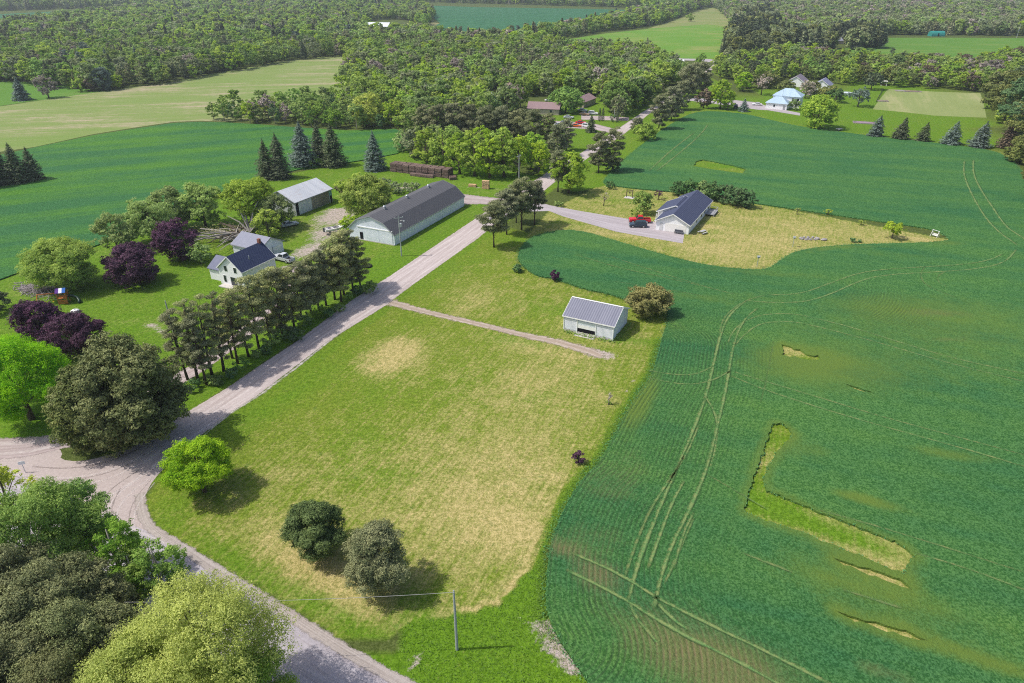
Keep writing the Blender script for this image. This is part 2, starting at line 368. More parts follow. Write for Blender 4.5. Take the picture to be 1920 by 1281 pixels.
def offset_strip(P, w):
    L, R = [], []
    for i, p in enumerate(P):
        a = P[max(0, i-1)]; b = P[min(len(P)-1, i+1)]; dx, dy = b[0]-a[0], b[1]-a[1]; q = math.hypot(dx, dy)
        ww = w[i] if isinstance(w, (list, tuple)) else w
        L.append((p[0]-dy/q*ww/2, p[1]+dx/q*ww/2)); R.append((p[0]+dy/q*ww/2, p[1]-dx/q*ww/2))
    return L, R
def road_material(name, c0, c1, track=(.62,.58,.56), edge=.10, ragn=.16, tracks=(.2,.42,.60,.82), tw=.05, tamt=.5, bumpd=.03, patch=None):
    M = Mat(name); A = M.sep(M.attr('across', 'Vector')); u, v = A[0], A[1]
    n1 = M.noise(.12, 4, .6); n2 = M.noise(1.1, 5, .65); n3 = M.noise(8, 3, .8)
    cv = M.n.new('ShaderNodeCombineXYZ'); M.l.new(M.math('MULTIPLY', u, 9.0), cv.inputs[0]); M.l.new(M.math('MULTIPLY', v, .05), cv.inputs[1])
    sn = M.noise(1.6, 4, .6, cv.outputs[0])
    c = M.mix(M.math('ADD', M.math('MULTIPLY', n1, .4), M.math('ADD', M.math('MULTIPLY', n2, .25), M.math('MULTIPLY', sn, .35))), c0, c1)
    wob = M.math('MULTIPLY', M.math('SUBTRACT', M.noise(.07, 2), .5), .12); uu = M.math('ADD', u, wob)
    for t in tracks:
        g = M.rng(M.math('ABSOLUTE', M.math('SUBTRACT', uu, t)), tw, 0, 0, 1, True)
        c = M.mix(M.math('MULTIPLY', g, M.math('MULTIPLY', M.rng(n2, .3, .6), tamt)), c, track)
    c = M.mix(M.math('MULTIPLY', M.rng(n3, .55, .75), .2), c, tuple(q*.62 for q in c0))
    c = M.mix(M.math('MULTIPLY', M.rng(n3, .42, .30), .3), c, track)
    n5 = M.noise(2.6, 3, .7); c = M.mix(M.rng(n5, .36, .64), M.mix(1.0, c, (.90,.89,.88), 'MULTIPLY'), M.mix(1.0, c, (1.06,1.06,1.06), 'MULTIPLY'))
    c = M.mix(M.math('MULTIPLY', M.rng(sn, .40, .60), .8), M.mix(1.0, c, (.80,.78,.77), 'MULTIPLY'), c)
    M.bump(M.math('ADD', n3, n2), .5, bumpd)
    al = None
    if edge:
        e = M.math('MINIMUM', u, M.math('SUBTRACT', 1.0, u))
        al = M.rng(M.math('ADD', e, M.math('MULTIPLY', M.math('SUBTRACT', M.math('ADD', M.math('MULTIPLY', n2, .6), M.math('MULTIPLY', n3, .4)), .5), ragn*3)), edge*.35, edge*.75)
    return M.out(c, .95, .08, alpha=al)
GRAVEL = road_material('gravel_road_surface', (.41,.355,.34), (.54,.475,.465), edge=.05, ragn=.05)
GRAVEL2 = road_material('gravel_apron_surface', (.38,.325,.31), (.52,.455,.44), edge=0, tracks=(.3,.7), tw=.2, tamt=.3)
LANE = road_material('gravel_lane_surface', (.33,.27,.26), (.47,.40,.40), edge=.12, ragn=.14, tracks=(.3,.7), tw=.12)
ASPH = road_material('tar_and_chip_surface', (.36,.335,.37), (.45,.42,.45), track=(.52,.49,.52), edge=0, tracks=(.22,.40,.62,.8), tw=.06, tamt=.3)
DRIVE = road_material('asphalt_drive_surface', (.36,.335,.36), (.46,.42,.44), track=(.5,.46,.48), edge=.03, ragn=.02, tracks=(.5,), tw=.1, tamt=.2)
SHOULD = road_material('stony_shoulder_surface', (.30,.265,.235), (.50,.45,.43), edge=.30, ragn=.30, tracks=(), bumpd=.06)
DIRT = road_material('dirt_track_surface', (.31,.245,.185), (.45,.375,.31), edge=.34, ragn=.42, tracks=(.3,.7), tw=.12, track=(.58,.52,.48))
STONES = road_material('stone_windrow_surface', (.45,.42,.38), (.62,.59,.55), edge=.75, ragn=.50, tracks=(), bumpd=.06)

strip('gravel_road', road_L, road_R, .012, GRAVEL, 'straight pale gravel road running from the crossroads into the distance')
# apron where the gravel spreads into the paved road
AP = smooth_line(world_poly([(-90,822),(0,830),(60,828),(100,834),(118,848),(112,862),(150,866),(187,858),(225,847),(262,827),(345,843),(318,868),(296,890),(280,912),(270,935),(267,958),(274,982),(300,1005),(330,1030),(380,1075),(380,1110),(250,1060),(150,1010),(0,930),(-60,905)]), True, 1)
as_R = smooth_line(world_poly([(-330,740),(-120,815),(0,872),(60,900),(110,925),(165,953),(225,977),(282,998),(334,1018),(408,1067),(519,1134),(630,1207),(704,1249),(790,1297),(1000,1410),(1400,1620)]), False, 2)
as_L, _ = offset_strip(as_R, 1.0)
def off_left(P, d):
    Q = []
    for i, p in enumerate(P):
        a = P[max(0, i-1)]; b = P[min(len(P)-1, i+1)]; dx, dy = b[0]-a[0], b[1]-a[1]; q = math.hypot(dx, dy)
        Q.append((p[0]+dy/q*d, p[1]-dx/q*d))
    return Q
as_L = off_left(as_R, 8.2)
strip('paved_road', as_L, as_R, .016, ASPH, 'pale grey paved road crossing the lower left corner')
se = smooth_line(world_poly([(262,925),(264,955),(276,985),(300,1004),(334,1022),(408,1071),(519,1138),(630,1211),(704,1253),(790,1300),(1000,1414)]), False, 2)
sh_in = off_left(se, .9); sh_out = off_left(se, -.95)
strip('road_shoulder', sh_in, sh_out, .020, SHOULD, 'stony crumbling shoulder between paved road and lawn')
st = world_poly([(385,806),(430,772),(480,742),(550,690),(617,636),(660,606)])
strip('stone_windrow', off_left(st, -.2), off_left(st, 1.1), .018, STONES, 'broken line of pale stones along the lawn edge of the gravel road')
L_, R_ = offset_strip(world_poly([(-120,850),(0,842),(60,838),(140,822),(250,762),(370,690),(440,640),(500,590),(535,555),(552,520),(545,498)]), [7,6,5.5,5,4,4,4,4,4,5,5])
strip('farm_lane', L_, R_, .010, LANE, 'reddish gravel lane running behind the pine row to the farmyard')
L_, R_ = offset_strip(world_poly([(712,566),(735,568),(765,576),(800,585),(850,597),(920,613),(980,628),(1040,640),(1090,654),(1128,668)]), [6,4.4,3.4,3,2.8,2.8,3,3.4,3.8,3])
strip('dirt_track', L_, R_, .010, DIRT, 'worn dirt track crossing the lawn from the road to the metal shed')
strip('house_driveway', world_poly([(925,388),(985,372),(1032,385),(1085,395),(1177,410),(1232,416),(1285,428)]), world_poly([(905,425),(960,398),(1030,396),(1055,406),(1155,435),(1222,447),(1280,457)]), .014, DRIVE, 'smooth grey driveway widening in front of the bungalow garage')
strip('barn_drive', world_poly([(862,362),(900,367),(945,372),(985,373)]), world_poly([(866,385),(905,384),(935,388),(960,395)]), .010, LANE, 'gravel drive between the long barn and the road')
strip('house_lane', world_poly([(1285,183),(1380,188),(1420,192),(1440,200),(1500,212)]), world_poly([(1285,188),(1380,200),(1420,206),(1440,207),(1500,217)]), .010, DRIVE, 'pale lane leading to the pale blue roofed house')
strip('yard_drive', world_poly([(1040,226),(1110,230),(1160,243)]), world_poly([(1040,240),(1110,243),(1152,252)]), .010, LANE, 'gravel drive lined with parked cars')
strip('yard_drive', world_poly([(1090,216),(1130,217),(1180,220)]), world_poly([(1090,225),(1130,226),(1178,227)]), .010, LANE, 'gravel drive beside the two narrow cedars')
strip('side_road', world_poly([(1240,108),(1300,109),(1345,112),(1420,120),(1520,124)]), world_poly([(1240,112),(1300,114),(1345,118),(1420,125),(1520,128)]), .014, DRIVE, 'far pale side road crossing behind the trees')
strip('far_road', world_poly([(1480,22),(1530,12),(1580,2)]), world_poly([(1490,24),(1540,14),(1590,4)]), .012, DRIVE, 'pale road seen between the far trees')

# ------------------------------------------------------------------ fields
YARD_ = None
def field_mesh(name, P, z, spacing, holes=(), skirt=True):
    """triangulated sheet with a dense interior, open holes and skirts to the ground"""
    P = resample(P, 2.5, True); rnd = np.random.RandomState(5)
    xs = [p[0] for p in P]; ys = [p[1] for p in P]; pts = []
    y = min(ys)
    row = 0
    while y < max(ys):
        s = spacing(y); x0 = min(xs) + (row % 2)*s/2
        X = np.arange(x0, max(xs), s); pts.append(np.stack([X, np.full(len(X), y)], 1)); y += s*.87; row += 1
    pts = np.concatenate(pts); pts += rnd.uniform(-.12, .12, pts.shape)
    m = in_poly(P, pts[:,0], pts[:,1]); m &= seg_dist(P, pts[:,0], pts[:,1], True) > .8
    for h in holes: m &= ~((seg_dist(h, pts[:,0], pts[:,1], True) < .5) | in_poly(h, pts[:,0], pts[:,1]))
    pts = pts[m]
    allv = [Vector(p) for p in P]; edges = [(i, (i+1) % len(P)) for i in range(len(P))]; nb = len(P); loops = [P]
    for h in holes:
        h = list(h); b = len(allv); allv += [Vector(p) for p in h]; edges += [(b+i, b+(i+1) % len(h)) for i in range(len(h))]; loops.append(h)
    allv += [Vector(p) for p in pts]
    V2, _, F, _, _, _ = delaunay_2d_cdt(allv, edges, [], 0, 1e-4)
    V2 = np.array([(v[0], v[1]) for v in V2]); F = np.array([f for f in F if len(f) == 3])
    c = V2[F].mean(1); ok = in_poly(P, c[:,0], c[:,1])
    for h in loops[1:]: ok &= ~in_poly(h, c[:,0], c[:,1])
    F = F[ok]; V = np.concatenate([V2, np.full((len(V2), 1), z)], 1)
    if skirt:
        for lp in loops:
            b = len(V); n = len(lp)
            top = np.array([(p[0], p[1], z) for p in lp]); bot = top.copy(); bot[:,2] = 0.0
            V = np.concatenate([V, top, bot]); i = np.arange(n); j = (i+1) % n
            F = np.concatenate([F, np.stack([b+i, b+j, b+n+j], 1), np.stack([b+i, b+n+j, b+n+i], 1)])
    # make upward faces consistent
    a = V[F]; nz = np.cross(a[:,1]-a[:,0], a[:,2]-a[:,0])[:,2]; fl = nz < -1e-9; F[fl] = F[fl][:, ::-1]
    return np_mesh(name, V, F), V

apm, _ = field_mesh('gravel_apron', AP, .009, lambda y: 2.0, skirt=False)
apr = link('gravel_apron', apm, GRAVEL2); tag(apr, 'wide gravel apron with curved tyre marks at the crossroads', 'apron', kind='structure')
def mark_material(name, c):
    M = Mat(name); u = M.sep(M.attr('across', 'Vector'))[0]; e = M.math('MULTIPLY', M.math('MINIMUM', u, M.math('SUBTRACT', 1.0, u)), 2.0)
    al = M.rng(M.math('ADD', M.math('MULTIPLY', e, .6), M.math('SUBTRACT', M.math('ADD', M.noise(.9, 4, .7), M.math('MULTIPLY', M.noise(6, 2), .4)), .75)), .15, .75); M.bump(M.noise(8, 3), .4, .03); return M.out(c, .95, .08, alpha=M.math('MULTIPLY', al, .75))
PALEM, DARKM = mark_material('pale_tyre_dust', (.66,.60,.585)), mark_material('dark_tyre_rut', (.26,.215,.20))
for k, (pts, w, m_) in enumerate([([(205,1000),(198,965),(215,930),(270,890),(340,835),(420,775)],.5,PALEM),([(222,1000),(216,965),(236,930),(290,890),(355,838),(430,778)],.45,PALEM),([(170,955),(215,925),(285,880),(350,828),(430,768)],.7,PALEM),([(190,975),(186,950),(205,918),(260,882)],.35,DARKM),([(212,985),(208,950),(226,915)],.4,DARKM),
   ([(0,886),(70,895),(150,898),(240,872),(330,820),(420,755)],.6,PALEM),([(30,905),(120,915),(200,902),(280,862),(360,808)],.5,PALEM),([(20,893),(110,903),(190,892),(250,868)],.3,DARKM),([(245,1005),(240,970),(252,935),(285,898)],.3,DARKM),([(255,1010),(250,975),(258,945),(290,905)],.35,PALEM),([(60,875),(130,880),(210,866),(290,828)],.5,DARKM),
   ([(0,876),(60,903),(110,928),(170,957),(235,985),(290,1010),(340,1035)],1.0,PALEM)]):
    P = resample(smooth_line(world_poly(pts), False, 3), .8); L_, R_ = offset_strip(P, w)
    q = strip('tyre_mark', L_, R_, .017+.0012*k, m_, None, 2.0, kind=None, parent=apr); q['kind'] = 'stuff'
L_PATCH = world_poly([(1448,797),(1470,798),(1485,815),(1462,845),(1440,872),(1430,905),(1436,920),(1490,945),(1580,980),(1650,1008),(1690,1024),(1712,1046),(1700,1062),(1694,1078),(1640,1058),(1540,1016),(1450,983),(1398,966),(1397,945),(1412,900),(1432,845)])
TOP_PATCH = world_poly([(1305,304),(1318,301),(1365,310),(1398,318),(1394,327),(1340,320),(1300,313)])
BARE_1 = world_poly([(1466,651),(1478,652),(1500,660),(1512,668),(1536,672),(1534,679),(1505,676),(1468,669)])
SLIVER_1 = world_poly([(1562,1052),(1600,1062),(1660,1080),(1690,1093),(1712,1112),(1680,1100),(1640,1086),(1600,1070)])
SLIVER_2 = world_poly([(1568,1153),(1620,1166),(1690,1185),(1725,1200),(1740,1207),(1700,1199),(1650,1184),(1600,1166)])
SLIVER_3 = world_poly([(1578,721),(1610,730),(1640,741),(1610,735)])
def ragged(P, amp, step=.55):
    r_ = random.Random(len(P)); return [(x+r_.gauss(0, amp), y+r_.gauss(0, amp)) for x, y in resample(P, step, True)]
L_PATCH, TOP_PATCH, BARE_1, SLIVER_1, SLIVER_2, SLIVER_3 = (ragged(p_, a_) for p_, a_ in ((L_PATCH,.13),(TOP_PATCH,.16),(BARE_1,.2),(SLIVER_1,.10),(SLIVER_2,.10),(SLIVER_3,.08)))
HOLES = [L_PATCH, TOP_PATCH, BARE_1, SLIVER_1, SLIVER_2, SLIVER_3]
CZ = 0.32
cme, cv = field_mesh('crop_field', CROP, CZ, lambda y: max(.9, y*.0135), HOLES)
cx_, cy_ = cv[:,0], cv[:,1]
rows = np.minimum(seg_dist(lot_edge, cx_, cy_), seg_dist(tongue_edge, cx_, cy_))
bx = seg_dist(world_poly([(1240,640),(1125,868),(1045,985),(1022,1130),(1050,1205),(1200,1420)]), cx_, cy_)
rmask = np.clip(1-(bx-9)/14, 0, 1)
tm = np.clip(1-(seg_dist(tongue_edge, cx_, cy_)-2)/8, 0, 1)*.35
rx, ry = at(1650, 578); rmask = np.maximum(rmask, np.exp(-(np.hypot(cx_-rx, (cy_-ry)*.7)/9)**2)*.9)
rmask = np.maximum(rmask, tm)
pale = np.zeros(len(cv)); brown = np.zeros(len(cv))
def cb(ch, px, py, rx, ry, ang=0.0, amp=1.0):
    x, y = at(px, py); c, s = math.cos(math.radians(ang)), math.sin(math.radians(ang))
    u = ((cx_-x)*c+(cy_-y)*s)/rx; v = (-(cx_-x)*s+(cy_-y)*c)/ry; ch += amp*np.exp(-(u*u+v*v))
for a in [(1212,740,1.6,9,-20,1.0),(1180,770,2,6,-20,.8),(1420,560,10,5,0,.3),(1480,690,9,6,0,.5),(1580,700,12,8,0,.55),(1500,665,8,4,0,.5),(1530,680,3,1.2,0,.9),(1780,855,6,1.5,-15,.7),(1510,845,4,3,0,.5),(1640,945,4,1.2,-25,.9),(1600,935,3,1,-25,.6),
          (1640,575,8,6,0,.35),(1800,620,30,12,0,.4),(1740,580,18,8,0,.4),(1540,1080,8,4,-25,.3),(1700,1140,12,6,-25,.35),(1640,1115,8,1.0,-25,.4),(1780,1220,7,1,-25,.7),(1850,1245,4,.8,-25,.8),(1100,480,12,2,-20,.3),(1440,515,18,2,-10,.5),(1600,466,14,1.2,0,.6),(1540,470,8,1.2,20,.6),(1775,458,5,2,0,.7),(1300,560,8,2,-15,.4),
          (1260,615,6,10,66,.25),(1850,700,20,10,0,.25),(1500,620,10,5,0,.2),(1700,480,16,2,0,.3)]: cb(pale, *a)
for a in [(1240,1180,9,5,-35,.2),(1330,1260,9,6,-30,.35),(1115,1010,3,6,70,.35),(1180,870,6,5,60,.3),(1140,920,4,6,60,.3),(1120,1080,3,2,-30,.9),(1045,1030,1.4,3,80,.9),(1300,1230,8,3,-30,.4),(1400,1281,7,4,-30,.5),(1655,1265,3,1,-25,.6),(1760,590,8,2,0,.6),(1775,640,6,1.2,10,.5)]: cb(brown, *a)
for hp, am in ((L_PATCH,.75),(BARE_1,.8),(SLIVER_1,.7),(SLIVER_2,.7),(TOP_PATCH,.4)): pale += am*np.exp(-(seg_dist(hp, cx_, cy_, True)/1.1)**2)
cz_ = np.stack([rows, np.clip(rmask,0,1), np.clip(pale,0,1), np.clip(brown,0,1)], 1).astype(np.float32)
a_ = cme.attributes.new('zone', 'FLOAT_COLOR', 'POINT'); a_.data.foreach_set('color', cz_.ravel())

def crop_material(name, ca=(.031,.122,.040), cb_=(.074,.178,.036), zoned=True, ang=0.0, streak=(.02,.12,1), sa=.8, fine=1.0, yel=(.115,.175,.028)):
    M = Mat(name)
    n1 = M.noise(.035, 4, .55); n2 = M.noise(.28, 5, .65); n3 = M.noise(2.6, 4, .7); n4 = M.noise(11, 3, .8)
    sk = M.noise(1.0, 4, .6, M.map(-ang, streak))
    f = M.math('ADD', M.math('MULTIPLY', n1, .55), M.math('ADD', M.math('MULTIPLY', n2, .25), M.math('MULTIPLY', M.math('SUBTRACT', sk, .5), sa)))
    f = M.math('ADD', f, .08)
    c = M.mix(M.rng(f, .25, .75), ca, cb_)
    sl = M.math('ADD', M.math('MULTIPLY', n3, .5), M.math('MULTIPLY', n4, .6*fine))
    tf = M.math('ADD', M.math('MULTIPLY', M.noise(2.2, 2, .6), .25), M.math('MULTIPLY', M.noise(4.6, 1, .5), .75))
    if not fine == 1.0: tf = M.math('ADD', M.math('MULTIPLY', M.noise(.5, 2, .6), .6), M.math('MULTIPLY', M.noise(.12, 2, .6), .4))
    c = M.mix(M.rng(tf, .40, .60), M.mix(1.0, c, (.52,.66,.56), 'MULTIPLY'), M.mix(1.0, c, (1.42,1.24,1.40), 'MULTIPLY'))
    h = M.math('ADD', sl, tf)
    if zoned:
        z = M.attr('zone', 'Color'); zc = M.sepc(z); br = M.attr('zone', 'Alpha')
        j = M.math('MULTIPLY', M.math('SUBTRACT', M.math('ADD', n2, n3), 1.0), .6)
        c = M.mix(M.math('MULTIPLY', M.rng(M.math('ADD', zc[2], j), .2, 1.0), .85), c, yel)
        c = M.mix(M.math('MULTIPLY', M.rng(M.math('ADD', br, j), .2, 1.1), .65), c, (.155,.135,.055))
        wv = M.math('SINE', M.math('MULTIPLY', M.math('ADD', zc[0], M.math('MULTIPLY', n2, .12)), 2*math.pi/.62))
        ra = M.math('MULTIPLY', zc[1], M.rng(M.math('ADD', M.math('MULTIPLY', n2, .5), M.math('MULTIPLY', n3, .5)), .40, .60, .10, 1.0))
        gap = M.math('MULTIPLY', M.rng(M.math('ADD', wv, M.math('MULTIPLY', M.math('SUBTRACT', n3, .5), 2.5)), -.1, -.85), ra)
        soil = M.mix(M.rng(br, .2, .9), (.030,.066,.024), (.20,.15,.085))
        c = M.mix(M.math('MULTIPLY', gap, .8), c, soil)
        h = M.math('ADD', h, M.math('MULTIPLY', M.math('MULTIPLY', wv, ra), .35))
    M.bump(h, .75, .22)
    return M.out(c, .8, .12)
CROPM = crop_material('young_wheat', ang=math.radians(-20), streak=(.018,.13,1), sa=1.0)
crop = link('crop_field', cme, CROPM); tag(crop, 'large dark green crop field with sweeping wheel tracks', 'field', kind='structure')

# wheel tracks: trodden, yellowed crop, with a shadow painted along one side; lines that belong to the field surface
def track_material():
    M = Mat('trodden_crop_shadow_edge'); A = M.sep(M.attr('across', 'Vector')); u = A[0]
    n1 = M.noise(.22, 3, .6); n2 = M.noise(1.7, 4, .7); n3 = M.noise(7, 3, .7)
    e = M.math('MULTIPLY', M.math('MINIMUM', u, M.math('SUBTRACT', 1.0, u)), 2.0)
    k = M.math('ADD', M.math('MULTIPLY', n1, .7), M.math('ADD', M.math('MULTIPLY', n2, .6), M.math('MULTIPLY', n3, .4)))
    al = M.rng(M.math('ADD', M.math('MULTIPLY', e, .7), M.math('MULTIPLY', M.math('SUBTRACT', k, .85), 1.5)), .10, .60)
    c = M.mix(M.rng(n2, .35, .65), (.080,.195,.060), (.20,.24,.088)); c = M.mix(M.rng(u, .55, .85), c, (.030,.075,.026))  # one edge darkened: shadow beside the standing crop, put into the colour
    M.bump(n3, .6, .1); return M.out(c, .9, .08, alpha=M.math('MULTIPLY', al, M.attr('strength')))
TRACKM = track_material()
tracks = [  # photo polylines, width m, strength
 ([(1178,1130),(1195,1065),(1215,1010),(1235,960),(1258,905),(1290,835),(1325,745),(1342,665),(1358,605),(1385,576),(1400,566)],.62,1.0),
 ([(1226,1145),(1240,1080),(1262,1020),(1290,965),(1325,885),(1342,815),(1362,730),(1374,650),(1392,604),(1420,580)],.62,1.0),
 ([(1198,1010),(1218,960),(1250,910),(1285,860),(1310,800)],.5,.8),([(1215,1070),(1240,1000),(1258,950),(1282,905)],.5,.8),([(1262,1070),(1282,1000),(1300,965)],.5,.75),([(1320,745),(1337,770),(1345,800),(1340,850),(1330,880)],.5,.75),([(1170,1090),(1200,1000),(1230,940)],.45,.6),
 ([(1245,1100),(1272,1040),(1300,975)],.45,.7),
 ([(1440,556),(1502,554),(1552,535),(1615,512),(1690,505),(1790,500),(1852,492),(1880,478)],.5,.75),([(1395,566),(1440,570),(1502,570),(1552,557),(1615,527),(1665,517),(1765,512),(1840,506),(1885,494),(1905,470)],.5,.8),
 ([(1907,462),(1865,432),(1840,400),(1822,367),(1810,340),(1806,320),(1808,303)],.6,.9),([(1935,460),(1905,440),(1885,427),(1860,390),(1840,360),(1827,335),(1824,318),(1825,302)],.6,.9),
 ([(1365,645),(1370,630),(1385,612),(1410,598),(1440,591),(1490,591),(1540,602),(1615,622),(1690,646),(1790,676),(1925,705)],.42,.75),([(1378,650),(1395,630),(1420,612),(1440,607),(1485,605),(1540,617),(1632,641),(1770,682),(1925,720)],.42,.75),
 ([(1350,628),(1352,610),(1362,592),(1395,566),(1435,556)],.42,.6),
 ([(1215,712),(1285,726),(1335,718),(1370,698)],.42,.65),([(1210,696),(1260,706),(1305,706),(1340,688)],.42,.65),([(1375,700),(1400,708),(1440,720),(1527,746),(1640,781),(1765,815),(1925,858)],.42,.7),([(1370,708),(1440,737),(1565,777),(1677,809),(1815,847),(1925,880)],.42,.75),
 ([(1072,1041),(1135,1067),(1185,1095),(1223,1120),(1245,1132),(1335,1178),(1439,1227),(1560,1290)],.55,.9),([(1060,1072),(1123,1102),(1175,1130),(1222,1160),(1285,1197),(1345,1225),(1439,1275),(1500,1310)],.6,1.0),
 ([(1232,1135),(1260,1165),(1290,1185)],.5,.8),([(1180,1135),(1190,1160),(1220,1195),(1232,1210)],.5,.7),
 ([(1535,960),(1615,982),(1740,1020),(1925,1079)],.4,.6),([(1712,1040),(1815,1070),(1925,1112)],.42,.7),([(1390,1040),(1440,1060),(1485,1077)],.42,.6),([(1580,1110),(1625,1124),(1690,1145)],.42,.6),([(1320,890),(1380,925),(1440,960)],.35,.45),
 ([(1217,322),(1260,282),(1302,250)],.6,.7),([(1232,322),(1290,276),(1317,250),(1327,235)],.6,.7),([(1450,640),(1440,700),(1425,760)],.3,.25),
 ([(1080,480),(1160,505),(1280,530),(1380,555)],.4,.5),([(1120,475),(1240,515),(1340,545)],.4,.45),([(1150,530),(1250,545),(1330,560)],.4,.35),
 ([(1735,500),(1725,515),(1728,530),(1745,543),(1790,560)],.35,.4),([(1770,512),(1757,520),(1758,532),(1775,540)],.35,.4),
]
tv, tf, tu, ts = [], [], [], []
for pts, w, stg in tracks:
    P = resample(smooth_line(world_poly(pts), False, 3), 1.2); L_, R_ = offset_strip(P, w*1.25*(1+max(0, P[0][1]-90)*.0035)); b = len(tv)
    zz = CZ + .004 + .0012*(len(ts) % 7)
    for i, (a, c) in enumerate(zip(L_, R_)):
        fade = min(1, i/6+.1, (len(P)-1-i)/6+.1)
        for u in (0., .5, 1.):
            tv.append((a[0]*(1-u)+c[0]*u, a[1]*(1-u)+c[1]*u, zz)); tu.append((u, i, 0)); ts.append(min(1.0, stg*1.25)*fade)
    for i in range(len(P)-1):
        for q in (0, 1): k = b+i*3+q; tf.append((k, k+1, k+4, k+3))
tme = np_mesh('wheel_tracks', tv, tf)
a_ = tme.attributes.new('across', 'FLOAT_VECTOR', 'POINT'); a_.data.foreach_set('vector', np.array(tu, np.float32).ravel())
a_ = tme.attributes.new('strength', 'FLOAT', 'POINT'); a_.data.foreach_set('value', np.array(ts, np.float32))
trk = link('wheel_track', tme, TRACKM, crop); trk['kind'] = 'stuff'

WHEATM = crop_material('green_wheat', (.034,.130,.036), (.066,.185,.018), False, math.radians(25), (.012,.085,1), 2.2)
wme, _ = field_mesh('wheat_field', WHEAT, .30, lambda y: max(3., y*.02)); tag(link('wheat_field', wme, WHEATM), 'bright green banded wheat field behind the farmhouse', 'field', kind='structure')
def pale_field(name, a, b, c3, ang):
    M = Mat(name); n1 = M.noise(.02, 4, .6); n2 = M.noise(.3, 5, .65); n3 = M.noise(2.5, 4, .7)
    s1 = M.noise(1, 4, .6, M.map(-ang, (.01,.11,1))); s2 = M.noise(1, 3, .6, M.map(-ang, (.02,.45,1)))
    f = M.math('ADD', M.math('MULTIPLY', n1, .5), M.math('ADD', M.math('MULTIPLY', s1, .45), M.math('MULTIPLY', s2, .25)))
    c = M.mix(M.rng(f, .42, .78), a, b); c = M.mix(M.rng(M.math('ADD', f, M.math('MULTIPLY', n2, .3)), .76, .92), c, c3)
    c = M.mix(M.math('MULTIPLY', M.rng(n3, .4, .7), .3), c, M.mix(1.0, c, (.65,.68,.6), 'MULTIPLY'))
    M.bump(n3, .5, .15); return M.out(c, .95, .08)
HAYM = pale_field('cut_hay_stubble', (.150,.235,.048), (.240,.258,.110), (.37,.31,.21), math.radians(12))
hme, _ = field_mesh('hay_field', HAY, .05, lambda y: max(6., y*.03)); tag(link('hay_field', hme, HAYM), 'pale striped hay field along the edge of the forest', 'field', kind='structure')
def flat(name, px, z, m, label, cat='field'):
    me, _ = field_mesh(name, world_poly(px), z, lambda y: max(8., y*.05)); return tag(link(name, me, m), label, cat, kind='structure')
FARCROP = crop_material('far_crop', (.028,.120,.050), (.045,.150,.060), False, math.radians(5), (.006,.03,1), 1.0, 0.4)
LIGHTG = pale_field('light_pasture', (.105,.235,.028), (.150,.260,.040), (.26,.26,.09), math.radians(15))
MEADG = pale_field('bright_meadow', (.080,.190,.026), (.115,.220,.036), (.15,.22,.05), math.radians(8))
flat('far_field', [(-200,34),(0,27),(100,22),(200,18),(290,15),(230,24),(125,33),(80,38),(0,47),(-200,60)], .3, FARCROP, 'far dark green field behind the left forest')
flat('far_field', [(770,9),(810,11),(900,14),(1100,17),(1215,20),(1180,34),(1125,46),(1000,66),(960,74),(900,72),(845,64),(800,54),(826,44),(812,34)], .3, FARCROP, 'far bluish green field between the two woods')
flat('pasture', [(1032,90),(1065,74),(1135,63),(1210,55),(1262,46),(1325,45),(1368,50),(1362,92),(1340,111),(1280,110),(1185,98),(1110,102)], .05, LIGHTG, 'light green pasture behind the central wood')
flat('mown_lawn', [(1665,167),(1700,169),(1752,172),(1838,175),(1843,190),(1850,221),(1800,219),(1752,217),(1700,211),(1636,205),(1650,186)], .012, pale_field('pale_mown_grass', (.200,.250,.085), (.260,.290,.115), (.33,.32,.16), math.radians(66)), 'pale freshly mown rectangle on the right lawn', 'lawn')
flat('meadow', [(1215,54),(1260,40),(1308,20),(1335,15),(1362,18),(1395,38),(1385,52),(1368,50),(1325,46)], .06, pale_field('rough_meadow', (.17,.23,.06), (.24,.25,.10), (.3,.26,.13), .2), 'rough pale meadow with a lone round tree')
flat('grass_field', [(1485,86),(1580,92),(1665,71),(1790,71),(1960,72),(2100,78),(2100,130),(1919,106),(1800,130),(1700,125),(1560,112),(1480,100)], .05, MEADG, 'bright green grass field before the far right trees')
flat('grass_clearing', [(-250,215),(0,199),(60,190),(130,182),(200,171),(120,160),(0,150),(-250,165)], .04, MEADG, 'bright green clearing with two lone trees beside the forest')
flat('grass_clearing', [(760,44),(800,40),(830,45),(802,55),(830,66),(790,62),(745,52)], .06, pale_field('dry_clearing', (.2,.23,.08), (.27,.25,.12), (.3,.26,.14), .2), 'small pale clearing beside the dark barn')
